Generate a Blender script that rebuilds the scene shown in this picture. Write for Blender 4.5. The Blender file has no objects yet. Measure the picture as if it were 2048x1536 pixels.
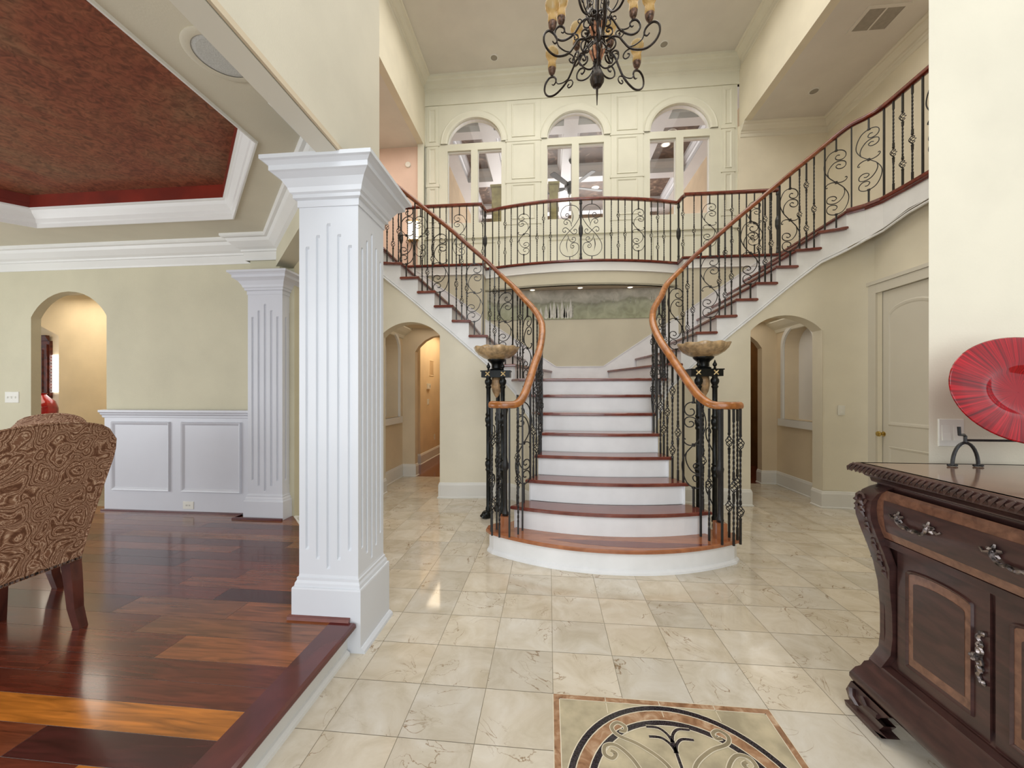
import bpy, bmesh, math, random
from math import pi, sin, cos, sqrt, atan2, tan
from mathutils import Vector, Matrix
random.seed(7)
sc = bpy.context.scene
# ---------------------------------------------------------------- camera
H = 1.36
cd = bpy.data.cameras.new('camera'); cam = bpy.data.objects.new('camera', cd)
sc.collection.objects.link(cam); sc.camera = cam
cam.location = (0, 0, H); cam.rotation_euler = (pi/2, 0, 0.095)
cd.sensor_width = 36; cd.lens = 13.5; cd.shift_y = 17/2048; cd.clip_start = 0.02; cd.clip_end = 100
# ---------------------------------------------------------------- view
vs = sc.view_settings
vs.view_transform = 'Standard'; vs.look = 'None'; vs.gamma = 1; vs.use_curve_mapping = False
vs.exposure = 0.38
# ---------------------------------------------------------------- world and lights
W = bpy.data.worlds.new('World'); sc.world = W; W.use_nodes = True
W.node_tree.nodes['Background'].inputs[0].default_value = (0.93, 0.97, 1.0, 1)
W.node_tree.nodes['Background'].inputs[1].default_value = 0.7
def area(name, loc, rot, sx, sy, power, col=(1, 1, 1), spread=180):
    l = bpy.data.lights.new(name, 'AREA'); l.shape = 'RECTANGLE'; l.size = sx; l.size_y = sy
    l.energy = power; l.color = col; l.spread = math.radians(spread)
    o = bpy.data.objects.new(name, l); sc.collection.objects.link(o); o.location = loc; o.rotation_euler = rot
    return o
# added fill behind the camera, as daylight from unseen entry doors and a window above
area('entry_fill', (0.4, -2.6, 1.5), (pi/2, 0, 0), 2.4, 2.6, 34, (0.95, 0.98, 1))
area('upper_fill', (0.5, -2.6, 5.3), (pi/2-.1, 0, 0), 3.2, 2.6, 90, (0.97, 0.99, 1))
# added dining room fill from the left and behind, in place of unseen windows
area('dining_side_fill', (-6.6, 0.8, 1.6), (pi/2, 0, -pi/2), 2.6, 1.8, 45, (0.95, 0.98, 1))
area('dining_front_fill', (-3.6, -2.2, 1.6), (pi/2, 0, 0), 2.6, 1.8, 40, (0.95, 0.98, 1))
def lamp(name, loc, power, col=(1, .86, .68), r=.08):
    l = bpy.data.lights.new(name, 'POINT'); l.energy = power; l.color = col; l.shadow_soft_size = r
    o = bpy.data.objects.new(name, l); sc.collection.objects.link(o); o.location = loc; return o
area('hall_ceiling_glow', (0.5, 4.4, 7.25), (0, 0, 0), 4.5, 4.0, 112, (1, .97, .9))
area('family_room_fill', (0.5, 12.6, 5.2), (pi/2, 0, pi), 5.0, 3.0, 170, (1, .98, .95))  # fill added to brighten the coffers; no window is built there
area('left_hall_glow', (-1.95, 7.6, 2.58), (0, 0, 0), .6, 1.6, 14, (1, .80, .55))
area('right_hall_glow', (3.0, 7.4, 2.58), (0, 0, 0), .6, 1.6, 5, (1, .8, .55))
area('kitchen_hall_glow', (-5.9, 4.15, 2.65), (0, 0, 0), 1.6, .7, 13, (1, .93, .8))
area('kitchen_glow', (-8.6, 5.6, 2.65), (0, 0, 0), 1.5, 1.2, 16, (1, .9, .75))
area('left_gallery_glow', (-3.2, 5.4, 6.1), (0, 0, 0), 1.0, 2.6, 22, (1, .84, .74))
area('right_gallery_glow', (4.3, 4.2, 6.1), (0, 0, 0), .8, 2.0, 10, (1, .94, .85))
area('left_passage_glow', (-1.9, 5.5, 2.38), (0, 0, 0), .9, .9, 1.8, (1, .85, .68))
area('right_passage_glow', (2.85, 5.5, 2.38), (0, 0, 0), .9, .9, 2.4, (1, .93, .82))
# ---------------------------------------------------------------- materials
def lin(c):
    return tuple(((x/255)/12.92 if x/255 <= .04045 else ((x/255+.055)/1.055)**2.4) for x in c) + (1,)
MATS = {}
def nt(name, rough=.5, metal=0, spec=.5, coat=0):
    m = bpy.data.materials.new(name); m.use_nodes = True; n = m.node_tree.nodes; b = n['Principled BSDF']
    b.inputs['Roughness'].default_value = rough; b.inputs['Metallic'].default_value = metal
    b.inputs['Specular IOR Level'].default_value = spec; b.inputs['Coat Weight'].default_value = coat
    b.inputs['Coat Roughness'].default_value = .08
    MATS[name] = m; return m, m.node_tree, b
def N(t, ty, **k):
    n = t.nodes.new('ShaderNode'+ty)
    for a_, v in k.items():
        if a_[0] == 'i' and a_[1:].isdigit(): n.inputs[int(a_[1:])].default_value = v
        elif a_ in n.inputs.keys(): n.inputs[a_].default_value = v
        else: setattr(n, a_, v)
    return n
def ramp(t, stops):
    r = t.nodes.new('ShaderNodeValToRGB'); e = r.color_ramp.elements
    while len(e) < len(stops): e.new(.5)
    for q, (p, c) in zip(e, stops): q.position = p; q.color = lin(c) if len(c) == 3 else c
    return r
def paint(name, c1, rough=.6, scale=3, var=.04, bump=.0, metal=0, spec=.4, coat=0, bscale=120):
    m, t, b = nt(name, rough, metal, spec, coat); L = t.links
    co = N(t, 'TexCoord'); nz = N(t, 'TexNoise', Scale=scale, Detail=4); L.new(co.outputs['Object'], nz.inputs['Vector'])
    dk = tuple(max(0, x*(1-var)) for x in c1); lt = tuple(min(255, x*(1+var)) for x in c1)
    r = ramp(t, [(.35, dk), (.65, lt)]); L.new(nz.outputs['Fac'], r.inputs[0]); L.new(r.outputs[0], b.inputs['Base Color'])
    if bump:
        n2 = N(t, 'TexNoise', Scale=bscale, Detail=2); L.new(co.outputs['Object'], n2.inputs['Vector'])
        bp = N(t, 'Bump', Strength=bump, Distance=.004); L.new(n2.outputs['Fac'], bp.inputs['Height']); L.new(bp.outputs[0], b.inputs['Normal'])
    return m
paint('cream_wall', (227, 220, 200), .7, 2, .02, .15)
paint('dining_wall', (204, 198, 172), .7, 2, .02, .25)
paint('hall_wall', (222, 206, 178), .7, 2, .02, .15)
paint('warm_lit_wall', (226, 200, 184), .7, 2, .02, .1)  # pinkish cast of warm hall light mixed into this gallery wall's paint
paint('mural_wall', (206, 199, 176), .7, 2, .02, .1)
paint('tan_wall', (226, 204, 168), .7, 2, .03, .2)
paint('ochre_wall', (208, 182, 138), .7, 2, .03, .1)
paint('ceiling_paint', (222, 218, 210), .8, 2, .015, .1)
paint('dining_ceiling', (214, 208, 188), .8, 2, .015, .1)
paint('white_trim', (228, 227, 222), .35, 2, .01)
paint('cool_white', (220, 223, 228), .3, 2, .01)
paint('grey_white', (214, 216, 222), .35, 2, .01)
paint('cream_trim', (228, 224, 208), .4, 2, .01)
paint('window_wall', (220, 219, 203), .45, 2, .015)
paint('riser_white', (238, 239, 240), .35, 5, .015)
paint('iron_black', (22, 21, 22), .4, 40, .3, .3, 0, .6)
paint('bronze', (38, 30, 27), .35, 30, .35, .4, .5, .6, 0, 60)
paint('bronze_cup', (96, 76, 66), .4, 40, .4, .3, .4)
paint('gun_black', (30, 32, 32), .28, 20, .2, 0, .6, .6)
paint('copper', (150, 108, 84), .4, 30, .35, 0, .5)
paint('amber_glass', (180, 152, 114), .25, 22, .14, 0, 0, .6, .3)
paint('plaster_gold', (172, 140, 104), .4, 22, .15)
paint('gold', (214, 190, 140), .3, 30, .1, 0, .5)
paint('brass', (196, 170, 100), .2, 30, .1, 0, .9)
paint('pewter', (116, 108, 106), .25, 60, .5, 0, .9, .8)
paint('plastic_white', (232, 230, 220), .35, 10, .01)
paint('speaker_cloth', (196, 197, 192), .7, 200, .05)
paint('grille', (176, 170, 158), .7, 20, .03)
paint('kitchen_wood', (70, 30, 20), .35, 14, .35)
paint('red_gloss', (150, 12, 18), .15, 4, .2, 0, 0, .6, .6)
paint('olive_paint', (150, 142, 100), .6, 12, .1)
paint('fan_dark', (38, 38, 34), .4, 10, .1)
paint('door_paint', (216, 211, 198), .35, 2, .01)
paint('grout', (150, 140, 120), .9, 20, .05)
paint('black_granite', (34, 30, 34), .12, 160, .9, 0, 0, .6)
paint('inlay_line', (222, 212, 190), .3, 20, .03)
paint('taupe_stone', (150, 138, 112), .15, 12, .08)
paint('inlay_field', (186, 174, 146), .12, 9, .1)
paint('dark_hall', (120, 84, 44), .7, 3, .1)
paint('niche_paint', (232, 230, 226), .6, 2, .01)
paint('family_wall', (204, 184, 156), .7, 2, .03)
def emis(name, c, s):
    m, t, b = nt(name); b.inputs['Emission Color'].default_value = lin(c); b.inputs['Emission Strength'].default_value = s
    b.inputs['Base Color'].default_value = lin(c); return m
emis('lamp_glow', (255, 246, 228), 1.0); emis('bright_window', (255, 252, 250), 3.0); emis('off_lamp', (150, 143, 130), .03)
# woods
def wood(name, c1, c2, rough=.25, sc_=(2, 2, 30), coat=.3, nsc=2.2):
    m, t, b = nt(name, rough, 0, .5, coat); L = t.links
    co = N(t, 'TexCoord'); mp = N(t, 'Mapping'); mp.inputs['Scale'].default_value = sc_; L.new(co.outputs['Object'], mp.inputs[0])
    nz = N(t, 'TexNoise', Scale=nsc, Detail=6, Distortion=.6); L.new(mp.outputs[0], nz.inputs['Vector'])
    r = ramp(t, [(.3, c1), (.7, c2)]); L.new(nz.outputs['Fac'], r.inputs[0]); L.new(r.outputs[0], b.inputs['Base Color']); return m
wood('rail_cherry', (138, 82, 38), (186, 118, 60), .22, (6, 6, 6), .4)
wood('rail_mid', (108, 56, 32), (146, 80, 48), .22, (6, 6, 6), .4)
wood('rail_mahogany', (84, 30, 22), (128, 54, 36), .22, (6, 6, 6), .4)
wood('tread_mahogany', (96, 44, 38), (130, 68, 54), .16, (3, 18, 3), .5)
wood('tread_cherry', (144, 86, 54), (176, 112, 74), .16, (3, 18, 3), .5)
wood('nosing_dark', (78, 34, 34), (96, 42, 40), .16, (3, 3, 3), .4)
wood('cabinet_dark', (52, 33, 32), (78, 50, 46), .3, (4, 4, 16), .3)
wood('cabinet_top', (112, 84, 68), (142, 108, 88), .14, (10, 2, 2), .6)
wood('cabinet_burl', (98, 64, 50), (136, 94, 74), .22, (14, 14, 14), .5)
wood('chair_leg', (66, 30, 24), (104, 54, 42), .3, (8, 8, 3), .3)
# attribute-driven wood floor
m, t, b = nt('plank_floor', .2, 0, .5, .25); L = t.links
at = N(t, 'Attribute', attribute_name='tone'); co = N(t, 'TexCoord')
ad = N(t, 'VectorMath', operation='MULTIPLY_ADD'); L.new(at.outputs['Color'], ad.inputs[0]); ad.inputs[1].default_value = (9, 7, 5); L.new(co.outputs['Object'], ad.inputs[2])
mp = N(t, 'Mapping'); mp.inputs['Scale'].default_value = (1.6, 16, 1); L.new(ad.outputs[0], mp.inputs[0])
nz = N(t, 'TexNoise', Scale=2.2, Detail=8, Distortion=1.2); L.new(mp.outputs[0], nz.inputs['Vector'])
r = ramp(t, [(.25, (150, 150, 150)), (.75, (255, 255, 255))]); L.new(nz.outputs['Fac'], r.inputs[0])
mx = N(t, 'MixRGB', blend_type='MULTIPLY', i0=1.0); L.new(at.outputs['Color'], mx.inputs[1]); L.new(r.outputs[0], mx.inputs[2]); L.new(mx.outputs[0], b.inputs['Base Color'])
# stone tile
m, t, b = nt('marble_tile', .07, 0, .5, .0); L = t.links
at = N(t, 'Attribute', attribute_name='tone'); co = N(t, 'TexCoord')
ad = N(t, 'VectorMath', operation='MULTIPLY_ADD'); L.new(at.outputs['Color'], ad.inputs[0]); ad.inputs[1].default_value = (31, 17, 13); L.new(co.outputs['Object'], ad.inputs[2])
nz = N(t, 'TexNoise', Scale=5, Detail=10, Roughness=.62, Distortion=.8); L.new(ad.outputs[0], nz.inputs['Vector'])
r = ramp(t, [(.3, (200, 188, 166)), (.5, (216, 206, 188)), (.72, (228, 221, 208))]); L.new(nz.outputs['Fac'], r.inputs[0])
mx = N(t, 'MixRGB', blend_type='MULTIPLY', i0=1.0); L.new(r.outputs[0], mx.inputs[1]); L.new(at.outputs['Color'], mx.inputs[2])
vz = N(t, 'TexNoise', Scale=3.2, Detail=6, Distortion=2.0); L.new(ad.outputs[0], vz.inputs['Vector'])
v1 = N(t, 'Math', operation='SUBTRACT', i1=.5); L.new(vz.outputs['Fac'], v1.inputs[0]); v2 = N(t, 'Math', operation='ABSOLUTE'); L.new(v1.outputs[0], v2.inputs[0])
vr = ramp(t, [(0, (176, 150, 122)), (.009, (255, 255, 255))]); L.new(v2.outputs[0], vr.inputs[0])
n3 = N(t, 'TexNoise', Scale=4, Detail=2); L.new(ad.outputs[0], n3.inputs['Vector']); r3 = ramp(t, [(.48, (0, 0, 0)), (.62, (255, 255, 255))]); L.new(n3.outputs['Fac'], r3.inputs[0])
mx2 = N(t, 'MixRGB', blend_type='MULTIPLY'); L.new(r3.outputs[0], mx2.inputs[0]); L.new(mx.outputs[0], mx2.inputs[1]); L.new(vr.outputs[0], mx2.inputs[2]); L.new(mx2.outputs[0], b.inputs['Base Color'])
# brown emperador marble of the medallion
m, t, b = nt('brown_marble', .1); L = t.links; co = N(t, 'TexCoord'); nz = N(t, 'TexNoise', Scale=16, Detail=8, Distortion=1.2); L.new(co.outputs['Object'], nz.inputs['Vector'])
r = ramp(t, [(.3, (128, 92, 66)), (.5, (168, 128, 96)), (.7, (206, 178, 148))]); L.new(nz.outputs['Fac'], r.inputs[0]); L.new(r.outputs[0], b.inputs['Base Color'])
# faux finished red ceiling
m, t, b = nt('faux_red', .55, 0, .3); L = t.links; co = N(t, 'TexCoord')
nz = N(t, 'TexNoise', Scale=1.3, Detail=10, Roughness=.65, Distortion=.7); L.new(co.outputs['Object'], nz.inputs['Vector'])
r = ramp(t, [(.3, (128, 58, 38)), (.47, (148, 84, 56)), (.6, (142, 98, 68)), (.78, (170, 132, 98))]); L.new(nz.outputs['Fac'], r.inputs[0])
n2 = N(t, 'TexNoise', Scale=22, Detail=6, Distortion=1.5); L.new(co.outputs['Object'], n2.inputs['Vector']); r2 = ramp(t, [(.3, (170, 160, 150)), (.65, (255, 255, 255))]); L.new(n2.outputs['Fac'], r2.inputs[0])
mx = N(t, 'MixRGB', blend_type='MULTIPLY', i0=1.0); L.new(r.outputs[0], mx.inputs[1]); L.new(r2.outputs[0], mx.inputs[2]); L.new(mx.outputs[0], b.inputs['Base Color'])
paint('tray_red', (116, 34, 18), .4, 4, .1)
m, t, b = nt('coffer_brown', .5); L = t.links; co = N(t, 'TexCoord'); nz = N(t, 'TexNoise', Scale=5, Detail=8, Distortion=1.4); L.new(co.outputs['Object'], nz.inputs['Vector'])
r = ramp(t, [(.35, (86, 70, 62)), (.6, (122, 100, 86)), (.72, (176, 152, 132))]); L.new(nz.outputs['Fac'], r.inputs[0]); L.new(r.outputs[0], b.inputs['Base Color'])
# paisley upholstery
m, t, b = nt('paisley', .8, 0, .2); L = t.links; co = N(t, 'TexCoord')
dz = N(t, 'TexNoise', Scale=7, Detail=1); L.new(co.outputs['Object'], dz.inputs['Vector'])
dm = N(t, 'VectorMath', operation='MULTIPLY_ADD'); L.new(dz.outputs['Color'], dm.inputs[0]); dm.inputs[1].default_value = (.2, .2, .2); L.new(co.outputs['Object'], dm.inputs[2])
vo = N(t, 'TexVoronoi', Scale=10.0, feature='F1'); L.new(dm.outputs[0], vo.inputs['Vector'])
s1 = N(t, 'Math', operation='MULTIPLY', i1=38.0); L.new(vo.outputs['Distance'], s1.inputs[0]); s2 = N(t, 'Math', operation='SINE'); L.new(s1.outputs[0], s2.inputs[0])
wz = N(t, 'TexNoise', Scale=64, Detail=3, Distortion=2.5); L.new(dm.outputs[0], wz.inputs['Vector'])
s3 = N(t, 'Math', operation='MULTIPLY_ADD', i1=.32); L.new(s2.outputs[0], s3.inputs[0]); L.new(wz.outputs['Fac'], s3.inputs[2])
r = ramp(t, [(.2, (110, 74, 54)), (.38, (150, 110, 84)), (.52, (172, 134, 106)), (.63, (226, 196, 166)), (.74, (140, 100, 76))]); L.new(s3.outputs[0], r.inputs[0]); L.new(r.outputs[0], b.inputs['Base Color'])
# ruby glass plate with radial streaks
m, t, b = nt('ruby_glass', .06, 0, .5, .15); L = t.links; co = N(t, 'TexCoord'); sp = N(t, 'SeparateXYZ'); L.new(co.outputs['Object'], sp.inputs[0])
an = N(t, 'Math', operation='ARCTAN2'); L.new(sp.outputs[0], an.inputs[0]); L.new(sp.outputs[2], an.inputs[1])
cx = N(t, 'CombineXYZ'); ml = N(t, 'Math', operation='MULTIPLY', i1=13.0); L.new(an.outputs[0], ml.inputs[0]); L.new(ml.outputs[0], cx.inputs[0])
ln = N(t, 'VectorMath', operation='LENGTH'); L.new(co.outputs['Object'], ln.inputs[0]); L.new(ln.outputs['Value'], cx.inputs[1])
nz = N(t, 'TexNoise', Scale=2.5, Detail=6); L.new(cx.outputs[0], nz.inputs['Vector'])
r = ramp(t, [(.3, (86, 0, 8)), (.55, (156, 2, 16)), (.75, (206, 12, 34))]); L.new(nz.outputs['Fac'], r.inputs[0]); L.new(r.outputs[0], b.inputs['Base Color'])
# mural: misty hills, placed over world-size object space (x across, z up from the panel's foot)
m, t, b = nt('mural_paint', .7); L = t.links; co = N(t, 'TexCoord'); sp = N(t, 'SeparateXYZ'); L.new(co.outputs['Object'], sp.inputs[0])
h1 = N(t, 'TexNoise', Scale=1.6, Detail=4); cx = N(t, 'CombineXYZ'); L.new(sp.outputs[0], cx.inputs[0]); L.new(cx.outputs[0], h1.inputs['Vector'])
hh = N(t, 'Math', operation='MULTIPLY_ADD', i1=.5, i2=.02); L.new(h1.outputs['Fac'], hh.inputs[0])
df = N(t, 'Math', operation='SUBTRACT'); L.new(sp.outputs[2], df.inputs[0]); L.new(hh.outputs[0], df.inputs[1])
rh = ramp(t, [(0, (168, 172, 138)), (.44, (178, 180, 156)), (.5, (158, 158, 138)), (.54, (192, 188, 174)), (1, (206, 200, 184))])
m5 = N(t, 'Math', operation='MULTIPLY_ADD', i1=1.2, i2=.5); L.new(df.outputs[0], m5.inputs[0]); L.new(m5.outputs[0], rh.inputs[0])
n2 = N(t, 'TexNoise', Scale=7, Detail=6, Distortion=1); L.new(co.outputs['Object'], n2.inputs['Vector']); r2 = ramp(t, [(.3, (196, 196, 190)), (.7, (255, 255, 255))]); L.new(n2.outputs['Fac'], r2.inputs[0])
mx = N(t, 'MixRGB', blend_type='MULTIPLY', i0=.8); L.new(rh.outputs[0], mx.inputs[1]); L.new(r2.outputs[0], mx.inputs[2]); L.new(mx.outputs[0], b.inputs['Base Color'])
paint('mural_tree', (150, 150, 136), .7, 30, .2); paint('mural_pale', (206, 204, 194), .7, 20, .06)
# window panes and chandelier shades
m = bpy.data.materials.new('pane_glass'); m.use_nodes = True; t = m.node_tree; t.nodes.clear(); MATS['pane_glass'] = m
o_ = N(t, 'OutputMaterial'); mxs = N(t, 'MixShader'); tr = N(t, 'BsdfTransparent'); gl = N(t, 'BsdfGlossy', Roughness=.02); fr = N(t, 'Fresnel', IOR=1.4)
t.links.new(fr.outputs[0], mxs.inputs[0]); t.links.new(tr.outputs[0], mxs.inputs[1]); t.links.new(gl.outputs[0], mxs.inputs[2]); t.links.new(mxs.outputs[0], o_.inputs[0])
m = bpy.data.materials.new('amber_shade'); m.use_nodes = True; t = m.node_tree; t.nodes.clear(); MATS['amber_shade'] = m
o_ = N(t, 'OutputMaterial'); mxs = N(t, 'MixShader', i0=.38); tr = N(t, 'BsdfTransparent'); tr.inputs[0].default_value = lin((240, 222, 184))
pb = N(t, 'BsdfPrincipled'); pb.inputs['Base Color'].default_value = lin((206, 180, 128)); pb.inputs['Roughness'].default_value = .15
t.links.new(tr.outputs[0], mxs.inputs[1]); t.links.new(pb.outputs[0], mxs.inputs[2]); t.links.new(mxs.outputs[0], o_.inputs[0])
# ---------------------------------------------------------------- helpers
def link(o, parent=None):
    sc.collection.objects.link(o)
    if parent is not None: o.parent = parent
    return o
def T(name, label, cat, loc=(0, 0, 0), group=None):
    o = bpy.data.objects.new(name, None); o.location = loc; o.empty_display_size = .05
    o['label'] = label; o['category'] = cat
    if group: o['group'] = group
    return link(o)
def tag(o, label, cat, group=None):
    o['label'] = label; o['category'] = cat
    if group: o['group'] = group
    return o
def org(p):
    v = Vector((0, 0, 0))
    while p is not None: v = v+p.location; p = p.parent
    return v
class B:
    def __init__(s): s.v = []; s.f = []; s.c = None
    def add(s, vs, fs):
        n = len(s.v); s.v += [tuple(x) for x in vs]; s.f += [tuple(i+n for i in q) for q in fs]; return s
    def quad(s, a, b, c, d): return s.add([a, b, c, d], [(0, 1, 2, 3)])
    def box(s, x0, x1, y0, y1, z0, z1):
        return s.add([(x, y, z) for z in (z0, z1) for y in (y0, y1) for x in (x0, x1)],
                     [(0, 2, 3, 1), (4, 5, 7, 6), (0, 1, 5, 4), (2, 6, 7, 3), (0, 4, 6, 2), (1, 3, 7, 5)])
    def prism(s, P, z0, z1):
        n = len(P); v = [(p[0], p[1], z0) for p in P]+[(p[0], p[1], z1) for p in P]
        return s.add(v, [tuple(range(n-1, -1, -1)), tuple(range(n, 2*n))]+[(i, (i+1) % n, n+(i+1) % n, n+i) for i in range(n)])
    def grid(s, rows, closed=False):
        n = len(rows[0]); v = [p for r_ in rows for p in r_]; f = []
        for i in range(len(rows)-1):
            for j in range(n if closed else n-1):
                f.append((i*n+j, i*n+(j+1) % n, (i+1)*n+(j+1) % n, (i+1)*n+j))
        return s.add(v, f)
    def lathe(s, pr, c=(0, 0, 0), seg=20, flute=0, fa=0, caps=True):
        rows = []
        for r_, z in pr:
            rows.append([(c[0]+r_*(1+fa*cos(flute*2*pi*k/seg))*cos(2*pi*k/seg), c[1]+r_*(1+fa*cos(flute*2*pi*k/seg))*sin(2*pi*k/seg), c[2]+z) for k in range(seg)])
        n = len(s.v); s.grid(rows, True)
        if caps: s.f.append(tuple(range(n+seg-1, n-1, -1))); e = n+seg*(len(rows)-1); s.f.append(tuple(range(e, e+seg)))
        return s
    def tube(s, pts, r, n=6, closed=False, rf=None):
        P = [Vector(p) for p in pts]; rows = []; up = None; m_ = len(P)
        for i, p in enumerate(P):
            a_ = P[(i-1) % m_] if (closed or i) else p; b_ = P[(i+1) % m_] if (closed or i < m_-1) else p
            d = (b_-a_)
            if d.length < 1e-9: d = Vector((0, 0, 1))
            d.normalize()
            if up is None: up = Vector((0, 0, 1)) if abs(d.z) < .9 else Vector((1, 0, 0))
            x = d.cross(up)
            if x.length < 1e-6: x = d.orthogonal()
            x.normalize(); up = x.cross(d); rr = r*(rf(i/(m_-1)) if rf else 1)
            rows.append([p+x*rr*cos(2*pi*k/n+pi/4)+up*rr*sin(2*pi*k/n+pi/4) for k in range(n)])
        if closed: rows.append(rows[0])
        k0 = len(s.v); s.grid(rows, True)
        if not closed: s.f.append(tuple(range(k0+n-1, k0-1, -1))); e = k0+n*(len(rows)-1); s.f.append(tuple(range(e, e+n)))
        return s
    def sweep(s, path, prof, closed=False, z=0):
        """profile (out, z) swept along a plan path, mitred; out is to the right of travel"""
        P = [Vector((p[0], p[1])) for p in path]; m_ = len(P); rows = []
        for i in range(m_):
            d0 = (P[i]-P[i-1]) if (closed or i) else None; d1 = (P[(i+1) % m_]-P[i]) if (closed or i < m_-1) else None
            d0 = d0 or d1; d1 = d1 or d0; d0 = d0.normalized(); d1 = d1.normalized()
            n0 = Vector((d0.y, -d0.x)); n1 = Vector((d1.y, -d1.x)); b_ = n0+n1; b_.normalize(); k = 1/max(.2, b_.dot(n0))
            zz = path[i][2] if len(path[i]) > 2 else z
            rows.append([(P[i].x+b_.x*k*o, P[i].y+b_.y*k*o, zz+h) for o, h in prof])
        if closed: rows.append(rows[0])
        s.grid(rows)
        if not closed:
            for q in (rows[0][::-1], rows[-1]): s.add(q, [tuple(range(len(q)))])
        return s
    def rail(s, pts, prof):
        """closed section (side, up) swept along a 3-D path, kept upright"""
        P = [Vector(p) for p in pts]; rows = []
        for i, p in enumerate(P):
            d = P[min(i+1, len(P)-1)]-P[max(i-1, 0)]; x = Vector((d.y, -d.x, 0))
            x.normalize() if x.length > 1e-6 else None; u = x.cross(d.normalized()); u = u if u.z > 0 else -u
            rows.append([p+x*a_+u*b_ for a_, b_ in prof])
        n = len(prof); k0 = len(s.v); s.grid(rows, True); s.f.append(tuple(range(k0+n-1, k0-1, -1))); e = k0+n*(len(rows)-1); s.f.append(tuple(range(e, e+n)))
        return s
    def slab(s, outer, holes, fn, th):
        """polygon with holes in (u,v), mapped to 3-D by fn(u,v,w); th = thickness along w"""
        bm = bmesh.new(); ed = []
        for lp in [outer]+holes:
            vv = [bm.verts.new((p[0], p[1], 0)) for p in lp]; ed += [bm.edges.new((vv[i], vv[(i+1) % len(vv)])) for i in range(len(vv))]
        bmesh.ops.triangle_fill(bm, edges=ed, use_beauty=True, normal=(0, 0, 1)); bm.verts.index_update()
        vs = [tuple(v.co) for v in bm.verts]; fs = [tuple(v.index for v in f_.verts) for f_ in bm.faces]; bm.free()
        for w in ((0, th) if th else (0,)): s.add([fn(v[0], v[1], w) for v in vs], fs)
        if th:
            for lp in [outer]+holes:
                for i in range(len(lp)):
                    p, q = lp[i], lp[(i+1) % len(lp)]; s.quad(fn(*p[:2], 0), fn(*q[:2], 0), fn(*q[:2], th), fn(*p[:2], th))
        return s
    def build(s, name, mat, parent=None, smooth=False, kind=None, origin=None, label=None, rot=0):
        if parent is not None: o0 = org(parent)
        elif origin is not None: o0 = Vector(origin)
        else:
            xs = [v[0] for v in s.v]; ys = [v[1] for v in s.v]; zs = [v[2] for v in s.v]
            o0 = Vector(((min(xs)+max(xs))/2, (min(ys)+max(ys))/2, min(zs)))
        me = bpy.data.meshes.new(name); me.from_pydata([(v[0]-o0.x, v[1]-o0.y, v[2]-o0.z) for v in s.v], [], s.f)
        if s.c is not None:
            al = me.color_attributes.new('tone', 'FLOAT_COLOR', 'CORNER'); k = 0
            for pi_, p in enumerate(me.polygons):
                for _ in p.vertices: al.data[k].color = s.c[pi_]; k += 1
        bm = bmesh.new(); bm.from_mesh(me)
        if s.c is None: bmesh.ops.remove_doubles(bm, verts=bm.verts, dist=1e-5)
        bmesh.ops.recalc_face_normals(bm, faces=bm.faces); bm.to_mesh(me); bm.free()
        me.materials.append(MATS[mat] if isinstance(mat, str) else mat)
        o = bpy.data.objects.new(name, me)
        if parent is None: o.location = o0
        link(o, parent)
        if smooth:
            for p in me.polygons: p.use_smooth = True
            if smooth != 'all':
                try: me.set_sharp_from_angle(angle=math.radians(smooth if smooth is not True else 40))
                except Exception: pass
        if kind: o['kind'] = kind
        if label: o['label'] = label
        return o
def S_(b, name, mat, **k): return b.build(name, mat, kind='structure', **k)
def place(mesh, name, parent, loc, rz=0, sz=1):
    o = bpy.data.objects.new(name, mesh); link(o, parent); o.location = loc; o.rotation_euler = (0, 0, rz); o.scale = (1, 1, sz); return o
def cr(pts, n=5):
    """Catmull-Rom through points of any dimension"""
    out = []; m_ = len(pts)
    for i in range(m_-1):
        p0 = pts[max(i-1, 0)]; p1 = pts[i]; p2 = pts[i+1]; p3 = pts[min(i+2, m_-1)]
        for k in range(n):
            t_ = k/n; out.append(tuple(.5*(2*b_+(c_-a_)*t_+(2*a_-5*b_+4*c_-d_)*t_*t_+(3*b_-a_-3*c_+d_)*t_**3) for a_, b_, c_, d_ in zip(p0, p1, p2, p3)))
    out.append(tuple(pts[-1])); return out
def arch(u0, u1, zb, zs, zt, n=14):
    """opening outline: straight jambs, elliptical head"""
    c = (u0+u1)/2; a_ = (u1-u0)/2; P = [(u0, zb), (u1, zb)]
    if zs < zt:
        R = (a_*a_+(zt-zs)**2)/(2*(zt-zs))
        for k in range(n+1):
            if zt-zs > a_*.8: th = pi*k/n; P.append((c+a_*cos(th), zs+(zt-zs)*sin(th)))
            else:
                x = a_*cos(pi*k/n); P.append((c+x, zt-R+sqrt(R*R-x*x)))
    return P
CROWN = [(0, 0), (.02, 0), (.025, .03), (.045, .045), (.05, .07), (.09, .11), (.13, .125), (.135, .15), (.16, .155), (.165, .18), (0, .18)]
def scaled(pr, a_, b_=None): return [(o*a_, h*(b_ or a_)) for o, h in pr]
BASE = [(0, 0), (.03, 0), (.03, .012), (.018, .02), (.018, .165), (.012, .18), (.008, .195), (0, .2)]
XC = .505
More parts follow.
